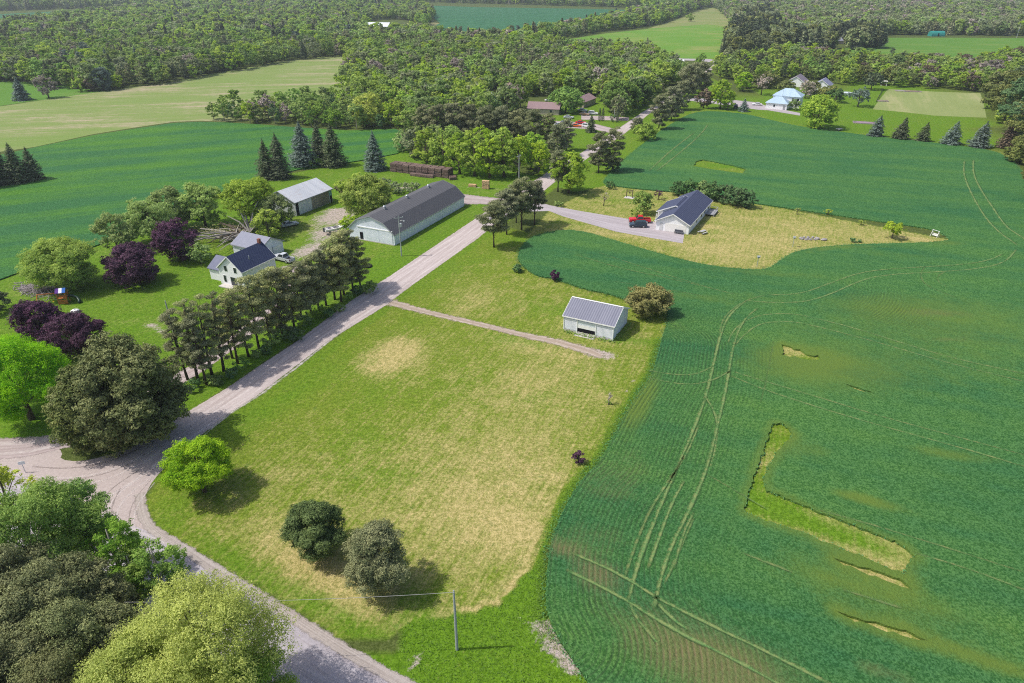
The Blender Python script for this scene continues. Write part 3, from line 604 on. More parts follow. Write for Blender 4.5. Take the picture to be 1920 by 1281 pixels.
# ------------------------------------------------------------------ building materials
def sheet_metal(name, a, b, period=.30, axis='x', rust=None, rough=.5, amt=.18, bumpd=.03):
    """ribbed sheet: fine ribs by bump and slight tone change, panel-to-panel variation, streaks"""
    M = Mat(name); q = M.sep(M.co()); u = {'x': q[0], 'y': q[1], 's': M.math('ADD', q[0], q[1])}[axis]
    w = M.math('SINE', M.math('MULTIPLY', u, 2*math.pi/period))
    n1 = M.noise(.6, 4, .6); n2 = M.noise(6, 3, .7)
    pn = M.n.new('ShaderNodeTexWhiteNoise'); pn.noise_dimensions = '1D'; M.l.new(M.math('FLOOR', M.math('MULTIPLY', u, 1/.92)), pn.inputs['W'])
    c = M.mix(M.math('ADD', M.math('MULTIPLY', n1, .5), M.math('MULTIPLY', pn.outputs[0], .5)), a, b)
    c = M.mix(M.math('MULTIPLY', M.rng(w, -.3, -.9), amt*2), c, tuple(v*.6 for v in a))
    c = M.mix(M.math('MULTIPLY', M.rng(n2, .5, .8), .3), c, tuple(v*.75 for v in a))
    if rust: c = M.mix(M.math('MULTIPLY', M.rng(M.noise(.9, 5, .7, M.map(0, (1,1,.3))), .55, .72), .8), c, rust)
    M.bump(w, .5, bumpd); return M.out(c, rough, .3)
def shingles(name, a, b, rough=.85):
    M = Mat(name); n1 = M.noise(.5, 4, .6); n2 = M.noise(4, 4, .75); n3 = M.noise(14, 2, .7)
    q = M.sep(M.co()); row = M.math('SINE', M.math('MULTIPLY', q[2], 2*math.pi/.16))
    st = M.noise(1, 3, .6, M.map(0, (.25, 2.2, 1)))
    c = M.mix(M.math('ADD', M.math('MULTIPLY', n1, .35), M.math('ADD', M.math('MULTIPLY', n2, .35), M.math('MULTIPLY', st, .3))), a, b)
    c = M.mix(M.math('MULTIPLY', M.rng(row, -.5, -1), .3), c, tuple(v*.6 for v in a))
    M.bump(M.math('ADD', row, n3), .4, .03); return M.out(c, rough, .15)
WHITE_SIDE = sheet_metal('white_painted_siding', (.70,.72,.80), (.80,.82,.88), .22, 's', amt=.12)
WHITE_LAP = plain('white_lap_siding', (.82,.82,.83), .6, .3, .05)
PALE_BLUE_SIDE = sheet_metal('weathered_pale_siding', (.70,.74,.84), (.80,.82,.90), .30, 's', amt=.14)
WHITE_TRIM = plain('white_trim', (.80,.80,.78), .5, .4, .04)
GREY_TRIM = plain('grey_trim', (.30,.31,.33), .6, .3, .1)
DARK_SHINGLE = shingles('charcoal_shingles', (.080,.081,.092), (.132,.132,.142))
NAVY_ROOF = shingles('navy_shingles', (.056,.066,.115), (.074,.086,.142))
FARM_ROOF = shingles('dark_navy_metal_roof', (.030,.040,.085), (.048,.060,.115), .55)
GREY_SHINGLE = shingles('grey_shingles', (.20,.21,.27), (.30,.31,.37))
MAUVE_METAL = sheet_metal('mauve_grey_roof_sheet', (.17,.175,.225), (.22,.225,.28), .46, 'x', amt=.16, bumpd=.05)
GALV = sheet_metal('weathered_galvanised_sheet', (.46,.48,.52), (.62,.63,.66), .5, 'x', rust=(.40,.33,.31), amt=.2)
OLD_WOOD = sheet_metal('weathered_barn_boards', (.20,.18,.14), (.40,.37,.31), .25, 's', rust=(.16,.10,.07), rough=.9, amt=.3)
PALE_BLUE_ROOF = sheet_metal('pale_blue_roof_sheet', (.34,.46,.58), (.44,.56,.66), .4, 'x', amt=.12)
WHITE_ROOF = sheet_metal('white_roof_sheet', (.66,.70,.76), (.80,.82,.85), 1.0, 'x', amt=.1)
BROWN_ROOF = shingles('mauve_brown_shingles', (.24,.16,.17), (.32,.23,.23))
RED_WALL = plain('dull_red_boards', (.20,.06,.06), .8, .2, .2)
DARK_WALL = plain('dark_blue_black_boards', (.02,.026,.045), .8, .2, .2)
TAN_WALL = plain('tan_siding', (.45,.38,.30), .8, .2, .1)
GLASS = plain('dark_window_glass', (.018,.025,.035), .12, .6, .1)
BLACK = plain('dark_opening', (.012,.012,.015), .9, .1, .1)
CONC = plain('pale_concrete', (.50,.47,.44), .9, .1, .12)
STEEL = plain('galvanised_steel', (.55,.57,.60), .35, .5, .08, 4, .6)
WOODP = plain('grey_weathered_pole', (.34,.37,.36), .9, .1, .15, 5)
BRICK = plain('brick_red_masonry', (.26,.11,.08), .9, .1, .25, 6)

def gable(name, label, c, ang, L, W, eave, ridge, wall, roof, oh=.35, profile=None, thick=.14, cat='building', group=None, trim=WHITE_TRIM, roofname='roof', ridge_off=0.0):
    """walls prism + roof shell. local x runs along the ridge, y across; returns the thing"""
    t = empty(name, (c[0], c[1], 0), math.radians(ang), label, cat, group)
    prof = profile or [(-W/2, eave), (ridge_off, ridge), (W/2, eave)]
    wp = [(-W/2, 0)] + [(W/2, 0)] + [(y, z-.02) for y, z in prof[::-1]]
    n = len(wp); V = [(-L/2, y, z) for y, z in wp] + [(L/2, y, z) for y, z in wp]
    F = [tuple(range(n-1, -1, -1)), tuple(range(n, 2*n))] + [(i, (i+1) % n, n+(i+1) % n, n+i) for i in range(n)]
    b = MB(); b.add(V, F); b.build('wall', wall, t)
    # roof shell, thickened above the wall top
    pts = list(prof); d0 = Vector((prof[0][0]-prof[1][0], prof[0][1]-prof[1][1])).normalized(); d1 = Vector((prof[-1][0]-prof[-2][0], prof[-1][1]-prof[-2][1])).normalized()
    pts[0] = (prof[0][0]+d0.x*oh, prof[0][1]+d0.y*oh); pts[-1] = (prof[-1][0]+d1.x*oh, prof[-1][1]+d1.y*oh)
    x0, x1 = -L/2-oh, L/2+oh; r = MB(); m = len(pts); V = []
    for x in (x0, x1):
        V += [(x, y, z+thick) for y, z in pts] + [(x, y, z+.005) for y, z in pts]
    F = []
    for i in range(m-1):
        F.append((i, i+1, 2*m+i+1, 2*m+i)); F.append((m+i+1, m+i, 3*m+i, 3*m+i+1))
        F.append((i+1, i, m+i, m+i+1)); F.append((2*m+i, 2*m+i+1, 3*m+i+1, 3*m+i))
    F.append((0, 2*m, 3*m, m)); F.append((m-1, 2*m-1, 4*m-1, 3*m-1))
    r.add(V, F); ro = r.build(roofname, roof, t)
    if trim:
        f = MB()
        for x in (x0-.03, x1+.03):
            for i in range(m-1):
                a, c2 = pts[i], pts[i+1]; f.bar((x, a[0], a[1]+.03), (x, c2[0], c2[1]+.03), .05, .2)
        for y, z in (pts[0], pts[-1]):
            s = -1 if y < 0 else 1; f.box(x0-.05, x1+.05, min(y, y+s*.06), max(y, y+s*.06), z-.10, z+thick-.03)
        f.build('fascia', trim, t)
    t['L'] = L; t['W'] = W
    return t
def panel(t, name, face, u0, u1, z0, z1, mat, thick=.06, off=.0):
    """flat piece set on a wall: face is '+x','-x','+y','-y'; u runs along the wall"""
    L, W = t['L']/2, t['W']/2; b = MB()
    if face == '+x': b.box(L+off, L+off+thick, u0, u1, z0, z1)
    if face == '-x': b.box(-L-off-thick, -L-off, u0, u1, z0, z1)
    if face == '+y': b.box(u0, u1, W+off, W+off+thick, z0, z1)
    if face == '-y': b.box(u0, u1, -W-off-thick, -W-off, z0, z1)
    return b.build(name, mat, t)
def window(t, face, u, z, w=1.0, h=1.1, frame=WHITE_TRIM):
    f = panel(t, 'window', face, u-w/2-.08, u+w/2+.08, z-.08, z+h+.08, frame, .05)
    g = panel(t, 'pane', face, u-w/2, u+w/2, z, z+h, GLASS, .02, .05); g.parent = f
    return f
def rot(v, a): a = math.radians(a); return (v[0]*math.cos(a)-v[1]*math.sin(a), v[0]*math.sin(a)+v[1]*math.cos(a))
def centre(corner, ang, L, W, sx=1, sy=1):
    d = rot((sx*L/2, sy*W/2), ang); return (corner[0]+d[0], corner[1]+d[1])

# ---- long gambrel barn beside the gravel road
bc = centre((-29.1, 160.4), 65, 36, 13.6)
barn = gable('long_barn', 'long pale blue barn with dark gambrel shingle roof beside the gravel road', bc, 65, 36, 13.6, 2.9, 6.5, PALE_BLUE_SIDE, DARK_SHINGLE, .3,
             profile=[(-6.8,2.9),(-4.0,5.35),(0,6.6),(4.0,5.35),(6.8,2.9)], cat='barn', trim=GREY_TRIM)
b = MB()
for i in range(31):
    x = -17.7+i*1.18; b.box(x-.28, x+.28, -6.85, -6.8, .25, 2.75)
b.build('siding_panel', plain('chalky_white_sheet', (.74,.78,.84), .6, .3, .1), barn)
door = panel(barn, 'sliding_door', '-x', -6.3, -2.4, .1, 3.35, PALE_BLUE_SIDE, .09)
d2 = panel(barn, 'sliding_door', '-x', -2.25, 1.9, .1, 3.35, PALE_BLUE_SIDE, .07)
panel(barn, 'door_rail', '-x', -6.4, 4.2, 3.42, 3.66, WHITE_TRIM, .14)
panel(barn, 'door', '-x', 2.6, 3.5, .1, 2.1, BLACK, .05)
panel(barn, 'foundation', '-x', -6.75, 6.75, 0, .22, CONC, .11)
for x in (-11.5, -1.0, 10.0):
    b = MB(); b.box(x-.35, x+.35, -.35, .35, 6.45, 7.0); b.build('ridge_vent', GREY_TRIM, barn)
    b = MB(); b.lathe((x, 0, 7.0), [(.2,0),(.34,.12),(.38,.3),(.28,.48),(.02,.56)], 10); v = b.build('vent_cap', STEEL, barn, smooth=True)

# ---- metal machine shed
mc = centre((-59.9, 183.6), 63, 15.2, 11.0)
ms = gable('machine_shed', 'old grey metal machine shed with weathered board doors in the farmyard', mc, 63, 15.2, 11.0, 3.9, 6.3, GALV, GALV, .35, cat='shed', trim=GREY_TRIM)
panel(ms, 'sliding_door', '-y', -6.4, -1.2, .15, 3.6, sheet_metal('pale_zinc_door', (.50,.54,.60), (.62,.65,.70), .6, 's', amt=.15), .10)
d = panel(ms, 'sliding_door', '-y', -1.1, 6.2, .15, 3.6, OLD_WOOD, .07); d['label'] = 'weathered brown board door'
panel(ms, 'doorway', '-y', -7.4, -6.45, .05, 3.5, BLACK, .05); panel(ms, 'doorway', '-y', 6.7, 7.4, .05, 2.0, BLACK, .05)
panel(ms, 'door_rail', '-y', -7.4, 7.4, 3.62, 3.75, GREY_TRIM, .16)
panel(ms, 'wall_sheet', '-y', 6.3, 7.58, 2.0, 3.6, plain('teal_sheet', (.22,.42,.46), .6), .05)

# ---- small metal drive shed on the lawn
SA = -27.0; sc = centre((9.9, 115.2), SA, 9.7, 8.3)
sh = gable('drive_shed', 'small white shed with mauve ribbed roof standing alone on the lawn', sc, SA, 9.7, 8.3, 3.1, 5.0, WHITE_SIDE, MAUVE_METAL, .30, cat='shed')
b = MB(); b.bar((-5.15,0,5.16), (5.15,0,5.16), .3, .06); b.build('ridge_cap', WHITE_TRIM, sh)
panel(sh, 'opening', '-y', -2.15, 1.45, .05, 2.55, BLACK, .03)
panel(sh, 'overhead_door', '-y', -2.15, 1.45, 1.15, 1.85, WHITE_TRIM, .08, .03)
panel(sh, 'wall_sheet', '-y', -2.15, 1.45, 1.88, 2.62, plain('shaded_sheet', (.60,.66,.70), .6), .05, .03)
for u0, u1 in ((-4.85,-2.25), (1.55,4.85)): panel(sh, 'front_panel', '-y', u0, u1, .42, 2.62, WHITE_SIDE, .10)
panel(sh, 'foundation', '-y', -4.86, 4.86, 0, .30, CONC, .14)
b = MB(); b.box(-2.3, 1.6, -4.15-1.3, -4.15-.15, 0, .06); b.build('threshold', CONC, sh)
for u in (-4.9, -2.2, 1.5, 4.9): b = MB(); b.box(u-.07, u+.07, -4.15-.17, -4.15-.1, .1, 3.0); b.build('corner_trim', WHITE_TRIM, sh)

# ---- bungalow
BA = 62.5; bc = centre((45.6, 168.5), BA, 24.0, 8.7)
bu = gable('bungalow', 'white bungalow with navy shingle roof and garage at the driveway end', bc, BA, 24, 8.7, 2.6, 4.85, WHITE_LAP, NAVY_ROOF, .45, cat='house')
# wing with its own ridge, left of the main roof
def local_gable(t, x0, x1, y0, y1, eave, ridge, wall, roof, oh=.35, ridge_y=None, trimmat=WHITE_TRIM, thick=.14, wn='wing_wall', rn='wing_roof'):
    ym = (y0+y1)/2 if ridge_y is None else ridge_y; b = MB(); wp = [(y0,0),(y1,0),(y1,eave),(ym,ridge-.02),(y0,eave)]; n = 5
    V = [(x0,y,z) for y, z in wp]+[(x1,y,z) for y, z in wp]
    b.add(V, [tuple(range(n-1,-1,-1)), tuple(range(n,2*n))]+[(i,(i+1)%n,n+(i+1)%n,n+i) for i in range(n)]); b.build(wn, wall, t)
    s0 = (ridge-eave)/(ym-y0); s1 = (ridge-eave)/(y1-ym)
    pts = [(y0-oh, eave-s0*oh), (ym, ridge), (y1+oh, eave-s1*oh)]; r = MB()
    for i in (0, 1):
        a, c = pts[i], pts[i+1]
        r.hexa([(x0-oh,a[0],a[1]+.006),(x1+oh,a[0],a[1]+.006),(x1+oh,c[0],c[1]+.006),(x0-oh,c[0],c[1]+.006),(x0-oh,a[0],a[1]+thick),(x1+oh,a[0],a[1]+thick),(x1+oh,c[0],c[1]+thick),(x0-oh,c[0],c[1]+thick)])
    r.build(rn, roof, t)
    if trimmat:
        for x in (x0-oh-.04, x1+oh+.04):
            f = MB()
            for i in (0, 1): f.bar((x, pts[i][0], pts[i][1]+.04), (x, pts[i+1][0], pts[i+1][1]+.04), .06, .24)
            f.build('wing_fascia', trimmat, t)
local_gable(bu, -4.2, 5.2, -3.0, 6.3, 2.55, 4.72, WHITE_LAP, NAVY_ROOF, .4, ridge_y=1.5)
gd = panel(bu, 'garage_door', '-x', -3.6, 1.9, .05, 2.25, plain('ivory_garage_door', (.80,.78,.74), .5, .3, .03), .05)
panel(bu, 'door', '-x', 2.5, 3.4, .05, 2.1, plain('grey_white_door', (.60,.60,.60), .5, .3), .05)
window(bu, '-y', 1.0, .9); window(bu, '-y', 5.0, .9, 1.4); window(bu, '-y', 9.2, .9, 1.2); window(bu, '-y', -4.0, .9, .8)
window(bu, '+y', 7.5, .9, 1.4); window(bu, '+y', -8.0, .9, 1.0); window(bu, '+x', 0, .9, 1.4)
b = MB(); b.box(5.6, 10.5, -6.9, -4.37, .45, .6)
for x in (5.7, 8.0, 10.4):
    for y in (-6.8,): b.box(x-.07, x+.07, y-.07, y+.07, 0, 1.5)
b.bar((5.7,-6.8,1.45), (10.4,-6.8,1.45), .08); b.bar((5.7,-6.8,1.45), (5.7,-4.5,1.45), .08); b.bar((10.4,-6.8,1.45), (10.4,-4.5,1.45), .08)
b.build('deck', plain('grey_deck_boards', (.30,.30,.32), .8), bu)
for x in (-6.6, -4.7): b = MB(); b.box(x-.09, x+.09, 5.9, 6.08, 0, 2.5); b.build('porch_post', WHITE_TRIM, bu)

# ---- farmhouse with left wing
FA = 64.5; fc = centre((-57.3, 134.2), FA, 9.8, 6.8)
fh = gable('farmhouse', 'white farmhouse with dark navy metal roof and chimney behind the pine row', fc, FA, 9.8, 6.8, 3.9, 6.75, WHITE_LAP, FARM_ROOF, .3, cat='house')
b = MB()   # lower wing: ridge runs across
def cross_wing(t, y0, y1, x0, x1, eave, ridge, wall, roof, oh=.3):
    xm = (x0+x1)/2; b = MB(); wp = [(x0,0),(x1,0),(x1,eave),(xm,ridge-.02),(x0,eave)]
    V = [(x,y0,z) for x, z in wp]+[(x,y1,z) for x, z in wp]; n = 5
    b.add(V, [tuple(range(n)), tuple(range(2*n-1,n-1,-1))]+[((i+1)%n,i,n+i,n+(i+1)%n) for i in range(n)]); b.build('wing_wall', wall, t)
    s = (ridge-eave)/(xm-x0); r = MB()
    for a, c in (((x0-oh, eave-s*oh), (xm, ridge)), ((xm, ridge), (x1+oh, eave-s*oh))):
        r.hexa([(a[0],y0-oh,a[1]+.006),(c[0],y0-oh,c[1]+.006),(c[0],y1+oh,c[1]+.006),(a[0],y1+oh,a[1]+.006),(a[0],y0-oh,a[1]+.14),(c[0],y0-oh,c[1]+.14),(c[0],y1+oh,c[1]+.14),(a[0],y1+oh,a[1]+.14)])
    r.build('wing_roof', roof, t)
cross_wing(fh, 3.3, 7.4, -4.0, 1.8, 2.7, 4.5, WHITE_LAP, shingles('grey_blue_wing_roof', (.14,.15,.21), (.20,.21,.28)))
for u in (-1.5, 1.2): window(fh, '-x', u, 3.3, .75, 1.2)
window(fh, '-x', 1.9, .7, .7, 1.5); panel(fh, 'patio_door', '-x', -1.4, .3, .15, 2.1, GLASS, .05); window(fh, '-x', -2.3, .8, .8, 1.2)
for u in (-2.5, 1.0, 3.4): window(fh, '-y', u, .9, .9, 1.3)
panel(fh, 'porch_slab', '-x', -2.8, 2.6, 0, .2, CONC, 1.6)
b = MB(); b.box(4.2, 4.8, -.3, .3, 6.2, 7.7); b.build('chimney', BRICK, fh)
b = MB(); b.tube([(-1.0,-2.0,5.0), (-1.0,-2.0,6.0)], .09, 8); b.build('vent_pipe', STEEL, fh)

# ---- detached garage behind the farmhouse
gc = (-57.3+4.4*math.cos(math.radians(152)), 153.5+4.4*math.sin(math.radians(152)))
ga = gable('garage', 'pale blue garage with grey shingle roof between farmhouse and fallen tree', gc, 152, 8.8, 7.4, 2.7, 4.6, PALE_BLUE_SIDE, GREY_SHINGLE, .3, cat='garage', trim=GREY_TRIM)
panel(ga, 'garage_door', '-x', -.2, 2.6, .05, 2.1, WHITE_TRIM, .05); panel(ga, 'garage_door', '-x', -3.1, -.5, .05, 2.1, WHITE_TRIM, .05)
panel(ga, 'door_frame', '-x', -.3, -.22, .05, 2.2, BLACK, .07); panel(ga, 'door_frame', '-x', 2.62, 2.74, .05, 2.2, BLACK, .07)
window(ga, '+y', 1.5, .9, .8, .9)

# ---- distant houses
def hip_block(t, x0, x1, y0, y1, eave, ridge, wall, roof, oh=.5, wn='wall', rn='roof'):
    b = MB(); b.box(x0, x1, y0, y1, 0, eave); b.build(wn, wall, t)
    X0, X1, Y0, Y1 = x0-oh, x1+oh, y0-oh, y1+oh; h = min(X1-X0, Y1-Y0)/2; b = MB()
    if X1-X0 >= Y1-Y0: top = [(X0+h,(Y0+Y1)/2,ridge), (X1-h,(Y0+Y1)/2,ridge)]; F = [(0,1,5,4),(1,2,5),(2,3,4,5),(3,0,4),(3,2,1,0)]
    else: top = [((X0+X1)/2,Y0+h,ridge), ((X0+X1)/2,Y1-h,ridge)]; F = [(0,1,4),(1,2,5,4),(2,3,5),(3,0,4,5),(3,2,1,0)]
    b.add([(X0,Y0,eave+.01),(X1,Y0,eave+.01),(X1,Y1,eave+.01),(X0,Y1,eave+.01)]+top, F); b.build(rn, roof, t)
hA = -30.0; h0 = (125.7, 353.0); hc = centre(h0, hA, 10, 7)
fhs = empty('two_storey_house', (hc[0], hc[1], 0), math.radians(hA), 'two storey white house with pale blue hipped roofs beyond the crop field', 'house'); fhs['L'] = 10; fhs['W'] = 7
hip_block(fhs, -5, 5, -3.5, 3.5, 2.8, 5.6, WHITE_LAP, PALE_BLUE_ROOF, wn='garage_wall', rn='garage_roof')
hip_block(fhs, -3.5, 9.5, 3.6, 12.6, 5.4, 8.6, WHITE_LAP, PALE_BLUE_ROOF)
panel(fhs, 'door', '-y', 3.2, 4.3, .1, 2.1, GREY_TRIM); window(fhs, '-y', -1.0, 1.2, .7, .9, GREY_TRIM)
for x in (6.2, 8.4):
    b = MB(); b.box(x-.5, x+.5, 3.53, 3.6, 3.4, 4.6); w_ = b.build('window', GLASS, fhs)
b = MB(); b.tube([(1.0,3.0,5.0), (1.0,3.0,9.5)], .06, 6); b.build('antenna_mast', STEEL, fhs)
def far_gable(px, py, ang, L, W, eave, ridge, wall, roof, name, label, cat='house', trim=WHITE_TRIM, wins=2, face='-y'):
    c = at(px, py); t = gable(name, label, c, ang, L, W, eave, ridge, wall, roof, .4, cat=cat, trim=trim)
    for i in range(wins): window(t, face, -L/4+i*L/2, 1.0, 1.2, 1.2)
    return t
far_gable(1494, 160, 60, 13, 9, 2.8, 5.6, WHITE_LAP, shingles('grey_mauve_far_roof', (.19,.16,.20), (.25,.22,.26)), 'far_house', 'white gabled house with dull purple roof peeking over the trees')
far_gable(1541, 168, 60, 12, 9, 2.8, 5.8, WHITE_LAP, shingles('grey_blue_far_roof', (.21,.22,.32), (.26,.27,.37)), 'far_house', 'far house showing only its slate blue roof among dark conifers')
db = far_gable(709, 57, -10, 29, 15, 4.5, 8.2, DARK_WALL, WHITE_ROOF, 'dark_barn', 'dark sided barn with gleaming white roof in the far forest', 'barn', None, 0)
panel(db, 'lean_to', '-y', 2, 13.6, .1, 3.0, DARK_WALL, 4); panel(db, 'window', '-y', -10, -8, 1.2, 2.4, WHITE_TRIM); panel(db, 'window', '-y', -5, -3, 1.2, 2.4, WHITE_TRIM)
rw = far_gable(940, 195, -18, 9.5, 7, 3.6, 5.2, RED_WALL, WHITE_ROOF, 'red_shed', 'dull red shed with white roof behind the dark pines', 'shed', None, 0)
panel(rw, 'white_panel', '-y', -3.5, 2.5, .2, 1.2, WHITE_TRIM, .06); panel(rw, 'doorway', '-y', 2.8, 4.2, .1, 2.4, BLACK, .05); panel(rw, 'porch_roof', '-y', -2.6, 3.6, 2.5, 2.7, BROWN_ROOF, 2.2)
far_gable(1021, 212, -12, 15, 9, 2.7, 5.0, TAN_WALL, BROWN_ROOF, 'brown_house', 'low house with mauve brown roof behind the dark pines', 'house', None)
sd_ = far_gable(1092, 197, 62, 16, 8, 2.7, 4.6, TAN_WALL, BROWN_ROOF, 'brown_shed', 'brown roofed outbuilding half hidden by a round tree beside the parked cars', 'shed', None)
far_gable(1573, 82, 10, 14, 9, 3.0, 5.0, TAN_WALL, GREY_SHINGLE, 'tan_cottage', 'tan cottage glimpsed between tall trees beyond the grass field', 'house', None)
# white hoop greenhouse
g0 = at(1252, 124); gh = empty('hoop_greenhouse', (g0[0], g0[1], 0), math.radians(-10), 'white hoop greenhouse half hidden by trees beside the pasture', 'greenhouse')
b = MB(); n = 12; V = []
for x in (-11, 11):
    for k in range(n+1): V.append((x, 6*math.cos(math.pi*k/n), 4.6*math.sin(math.pi*k/n)))
b.add(V, [(k, k+1, n+2+k, n+1+k) for k in range(n)]+[tuple(range(n, -1, -1)), tuple(range(n+1, 2*n+2))]); b.build('cover', plain('white_film', (.74,.76,.78), .5, .3, .1, 1), gh)
b = MB()
for x in np.linspace(-11, 11, 9):
    b.tube([(x, 6.05*math.cos(math.pi*k/n), 4.65*math.sin(math.pi*k/n)) for k in range(n+1)], .09, 5)
b.build('hoop', GREY_TRIM, gh)
# teal tarpaulin-covered frame far right
g0 = at(1755, 68); tg = empty('covered_shelter', (g0[0], g0[1], 0), 0, 'teal covered shelter among the dark far conifers', 'shelter')
b = MB(); V = []
for x in (-7, 7):
    for k in range(n+1): V.append((x, 4*math.cos(math.pi*k/n), 5*math.sin(math.pi*k/n)**.8))
b.add(V, [(k, k+1, n+2+k, n+1+k) for k in range(n)]+[tuple(range(n, -1, -1)), tuple(range(n+1, 2*n+2))]); b.build('cover', plain('teal_tarpaulin', (.03,.24,.21), .5, .3, .1, 1), tg)
b = MB(); b.box(-.6, .6, -4.2, -4.0, 0, 3.2); b.build('doorway', BLACK, tg)

# ------------------------------------------------------------------ vehicles
TYRE = plain('tyre_rubber', (.02,.02,.02), .9, .1, .1); RIM = plain('wheel_alloy', (.55,.55,.56), .35, .5, .05, 5, .5)
LAMPW = plain('clear_lamp_lens', (.75,.75,.72), .15, .6, .03); LAMPR = plain('red_lamp_lens', (.40,.02,.02), .2, .6, .05)
CARGLASS = plain('tinted_car_glass', (.02,.028,.035), .08, .8, .05)
def paint(name, c): return plain(name, c, .25, .6, .03)
def wheels(t, xs, y, r, w=.24):
    for x in xs:
        for s in (-1, 1):
            b = MB(); b.tube([(x, s*(y-w), r), (x, s*y, r)], r, 16); wh = b.build('wheel', TYRE, t)
            b = MB(); b.tube([(x, s*(y-.01), r), (x, s*(y+.015), r)], r*.6, 12); b.build('rim', RIM, wh)
def greenhouse(t, x0, x1, tx0, tx1, z0, z1, w0, w1, mat, name='cab'):
    P = [(x0,-w0,z0),(x1,-w0,z0),(x1,w0,z0),(x0,w0,z0),(tx0,-w1,z1),(tx1,-w1,z1),(tx1,w1,z1),(tx0,w1,z1)]
    b = MB(); b.hexa(P); b.build(name, mat, t, .04)
    def pane(nm, a, b_, c, d, out, sh=.84):
        q = [Vector(P[i]) for i in (a, b_, c, d)]; m = sum(q, Vector())/4; o = Vector(out)
        q = [m+(v-m)*sh+o*.02 for v in q]; k = MB(); k.add(q+[v-o*.05 for v in q], [(0,1,2,3),(7,6,5,4),(0,4,5,1),(1,5,6,2),(2,6,7,3),(3,7,4,0)]); k.build(nm, CARGLASS, t)
    pane('windshield', 1, 2, 6, 5, (1,0,.4)); pane('rear_window', 3, 0, 4, 7, (-1,0,.3)); pane('side_window', 0, 1, 5, 4, (0,-1,.2), .86); pane('side_window', 2, 3, 7, 6, (0,1,.2), .86)
def lamps(t, xf, xr, y, zf, zr):
    for s in (-1, 1):
        b = MB(); b.box(xf-.1, xf+.02, s*y-.17, s*y+.17, zf-.09, zf+.09); b.build('headlight', LAMPW, t)
        b = MB(); b.box(xr-.02, xr+.1, s*y-.1, s*y+.1, zr-.16, zr+.16); b.build('taillight', LAMPR, t)
def pickup(name, label, loc, rz, mat, group=None):
    t = empty(name, (*loc, 0.016), rz, label, 'pickup truck', group)
    b = MB(); b.prism([(.85,.42),(2.8,.42),(2.92,.62),(2.9,.9),(2.72,1.06),(.85,1.17)], -.97, .97); b.box(-1.0, .86, -.97, .97, .42, 1.16)
    b.box(-2.9, -1.0, -.97, .97, .42, .72); b.box(-2.9, -.99, -.97, -.86, .71, 1.14); b.box(-2.9, -.99, .86, .97, .71, 1.14); b.box(-2.92, -2.82, -.96, .96, .71, 1.13)
    b.build('body', mat, t, .05)
    b = MB(); b.box(-2.8, -1.02, -.85, .85, .722, .75); b.build('bed_liner', plain('bed_liner', (.03,.03,.035), .8), t)
    greenhouse(t, -.98, 1.05, -.75, .42, 1.15, 1.88, .93, .74, mat)
    b = MB(); b.box(2.9, 3.02, -.95, .95, .40, .62); b.build('bumper', STEEL, t); b = MB(); b.box(-3.02, -2.92, -.92, .92, .40, .60); b.build('bumper', STEEL, t)
    b = MB(); b.box(2.88, 2.935, -.55, .55, .66, .92); b.build('grille', BLACK, t)
    wheels(t, (1.85, -1.85), 1.0, .40); lamps(t, 2.88, -2.90, .80, .82, .92); return t
def car(name, label, loc, rz, mat, group=None, suv=False, cat='car'):
    t = empty(name, (*loc, 0.016), rz, label, cat, group); L = 2.35; zt = 1.72 if suv else 1.42; zb = 1.0 if suv else .88
    b = MB(); b.prism([(-L,.32),(L-.1,.32),(L,.5),(L-.02,.70),(L-.25,zb-.12),(1.0,zb),(-L+.25,zb+.02),(-L,zb-.12),(-L-.03,.6)], -.91, .91); b.build('body', mat, t, .06)
    if suv: greenhouse(t, -L+.06, 1.12, -L+.38, .42, zb-.01, zt, .88, .70, mat, 'cabin')
    else: greenhouse(t, -1.75, 1.12, -1.1, .25, zb-.01, zt, .86, .64, mat, 'cabin')
    b = MB(); b.box(L-.04, L+.06, -.85, .85, .34, .5); b.build('bumper', GREY_TRIM, t)
    wheels(t, (1.45, -1.4), .93, .34 if suv else .32, .2); lamps(t, L-.05, -L-.02, .68, .66, .74); return t
RED = paint('red_car_paint', (.58,.012,.025)); NAVY = paint('dark_teal_car_paint', (.030,.05,.075)); WHITEP = paint('white_car_paint', (.78,.78,.78)); SILVER = paint('silver_car_paint', (.5,.52,.55))
ORANGE = paint('orange_car_paint', (.75,.16,.03)); BLACKP = paint('dark_truck_paint', (.02,.024,.035)); BLUE = paint('blue_grey_car_paint', (.16,.2,.32)); TANP = paint('tan_car_paint', (.42,.26,.14))
pickup('pickup_truck', 'bright red pickup truck parked on the bungalow driveway', at(1199, 417), math.radians(176), RED)
car('parked_car', 'dark teal hatchback parked beside the red pickup truck', at(1196, 425.5), math.radians(176), NAVY, suv=True)
pickup('pickup_truck', 'silver white pickup truck parked beside the farmhouse', at(532, 489), math.radians(150), SILVER)
car('parked_car', 'pale car half hidden under the tree in the farmyard', at(543, 424), math.radians(40), SILVER)
car('parked_car', 'white car on the lane of the pale blue roofed house', at(1419, 197.5), math.radians(170), WHITEP)
pickup('pickup_truck', 'dark truck parked behind the small blue spruce on the lane', at(1379, 203), math.radians(75), BLACKP)
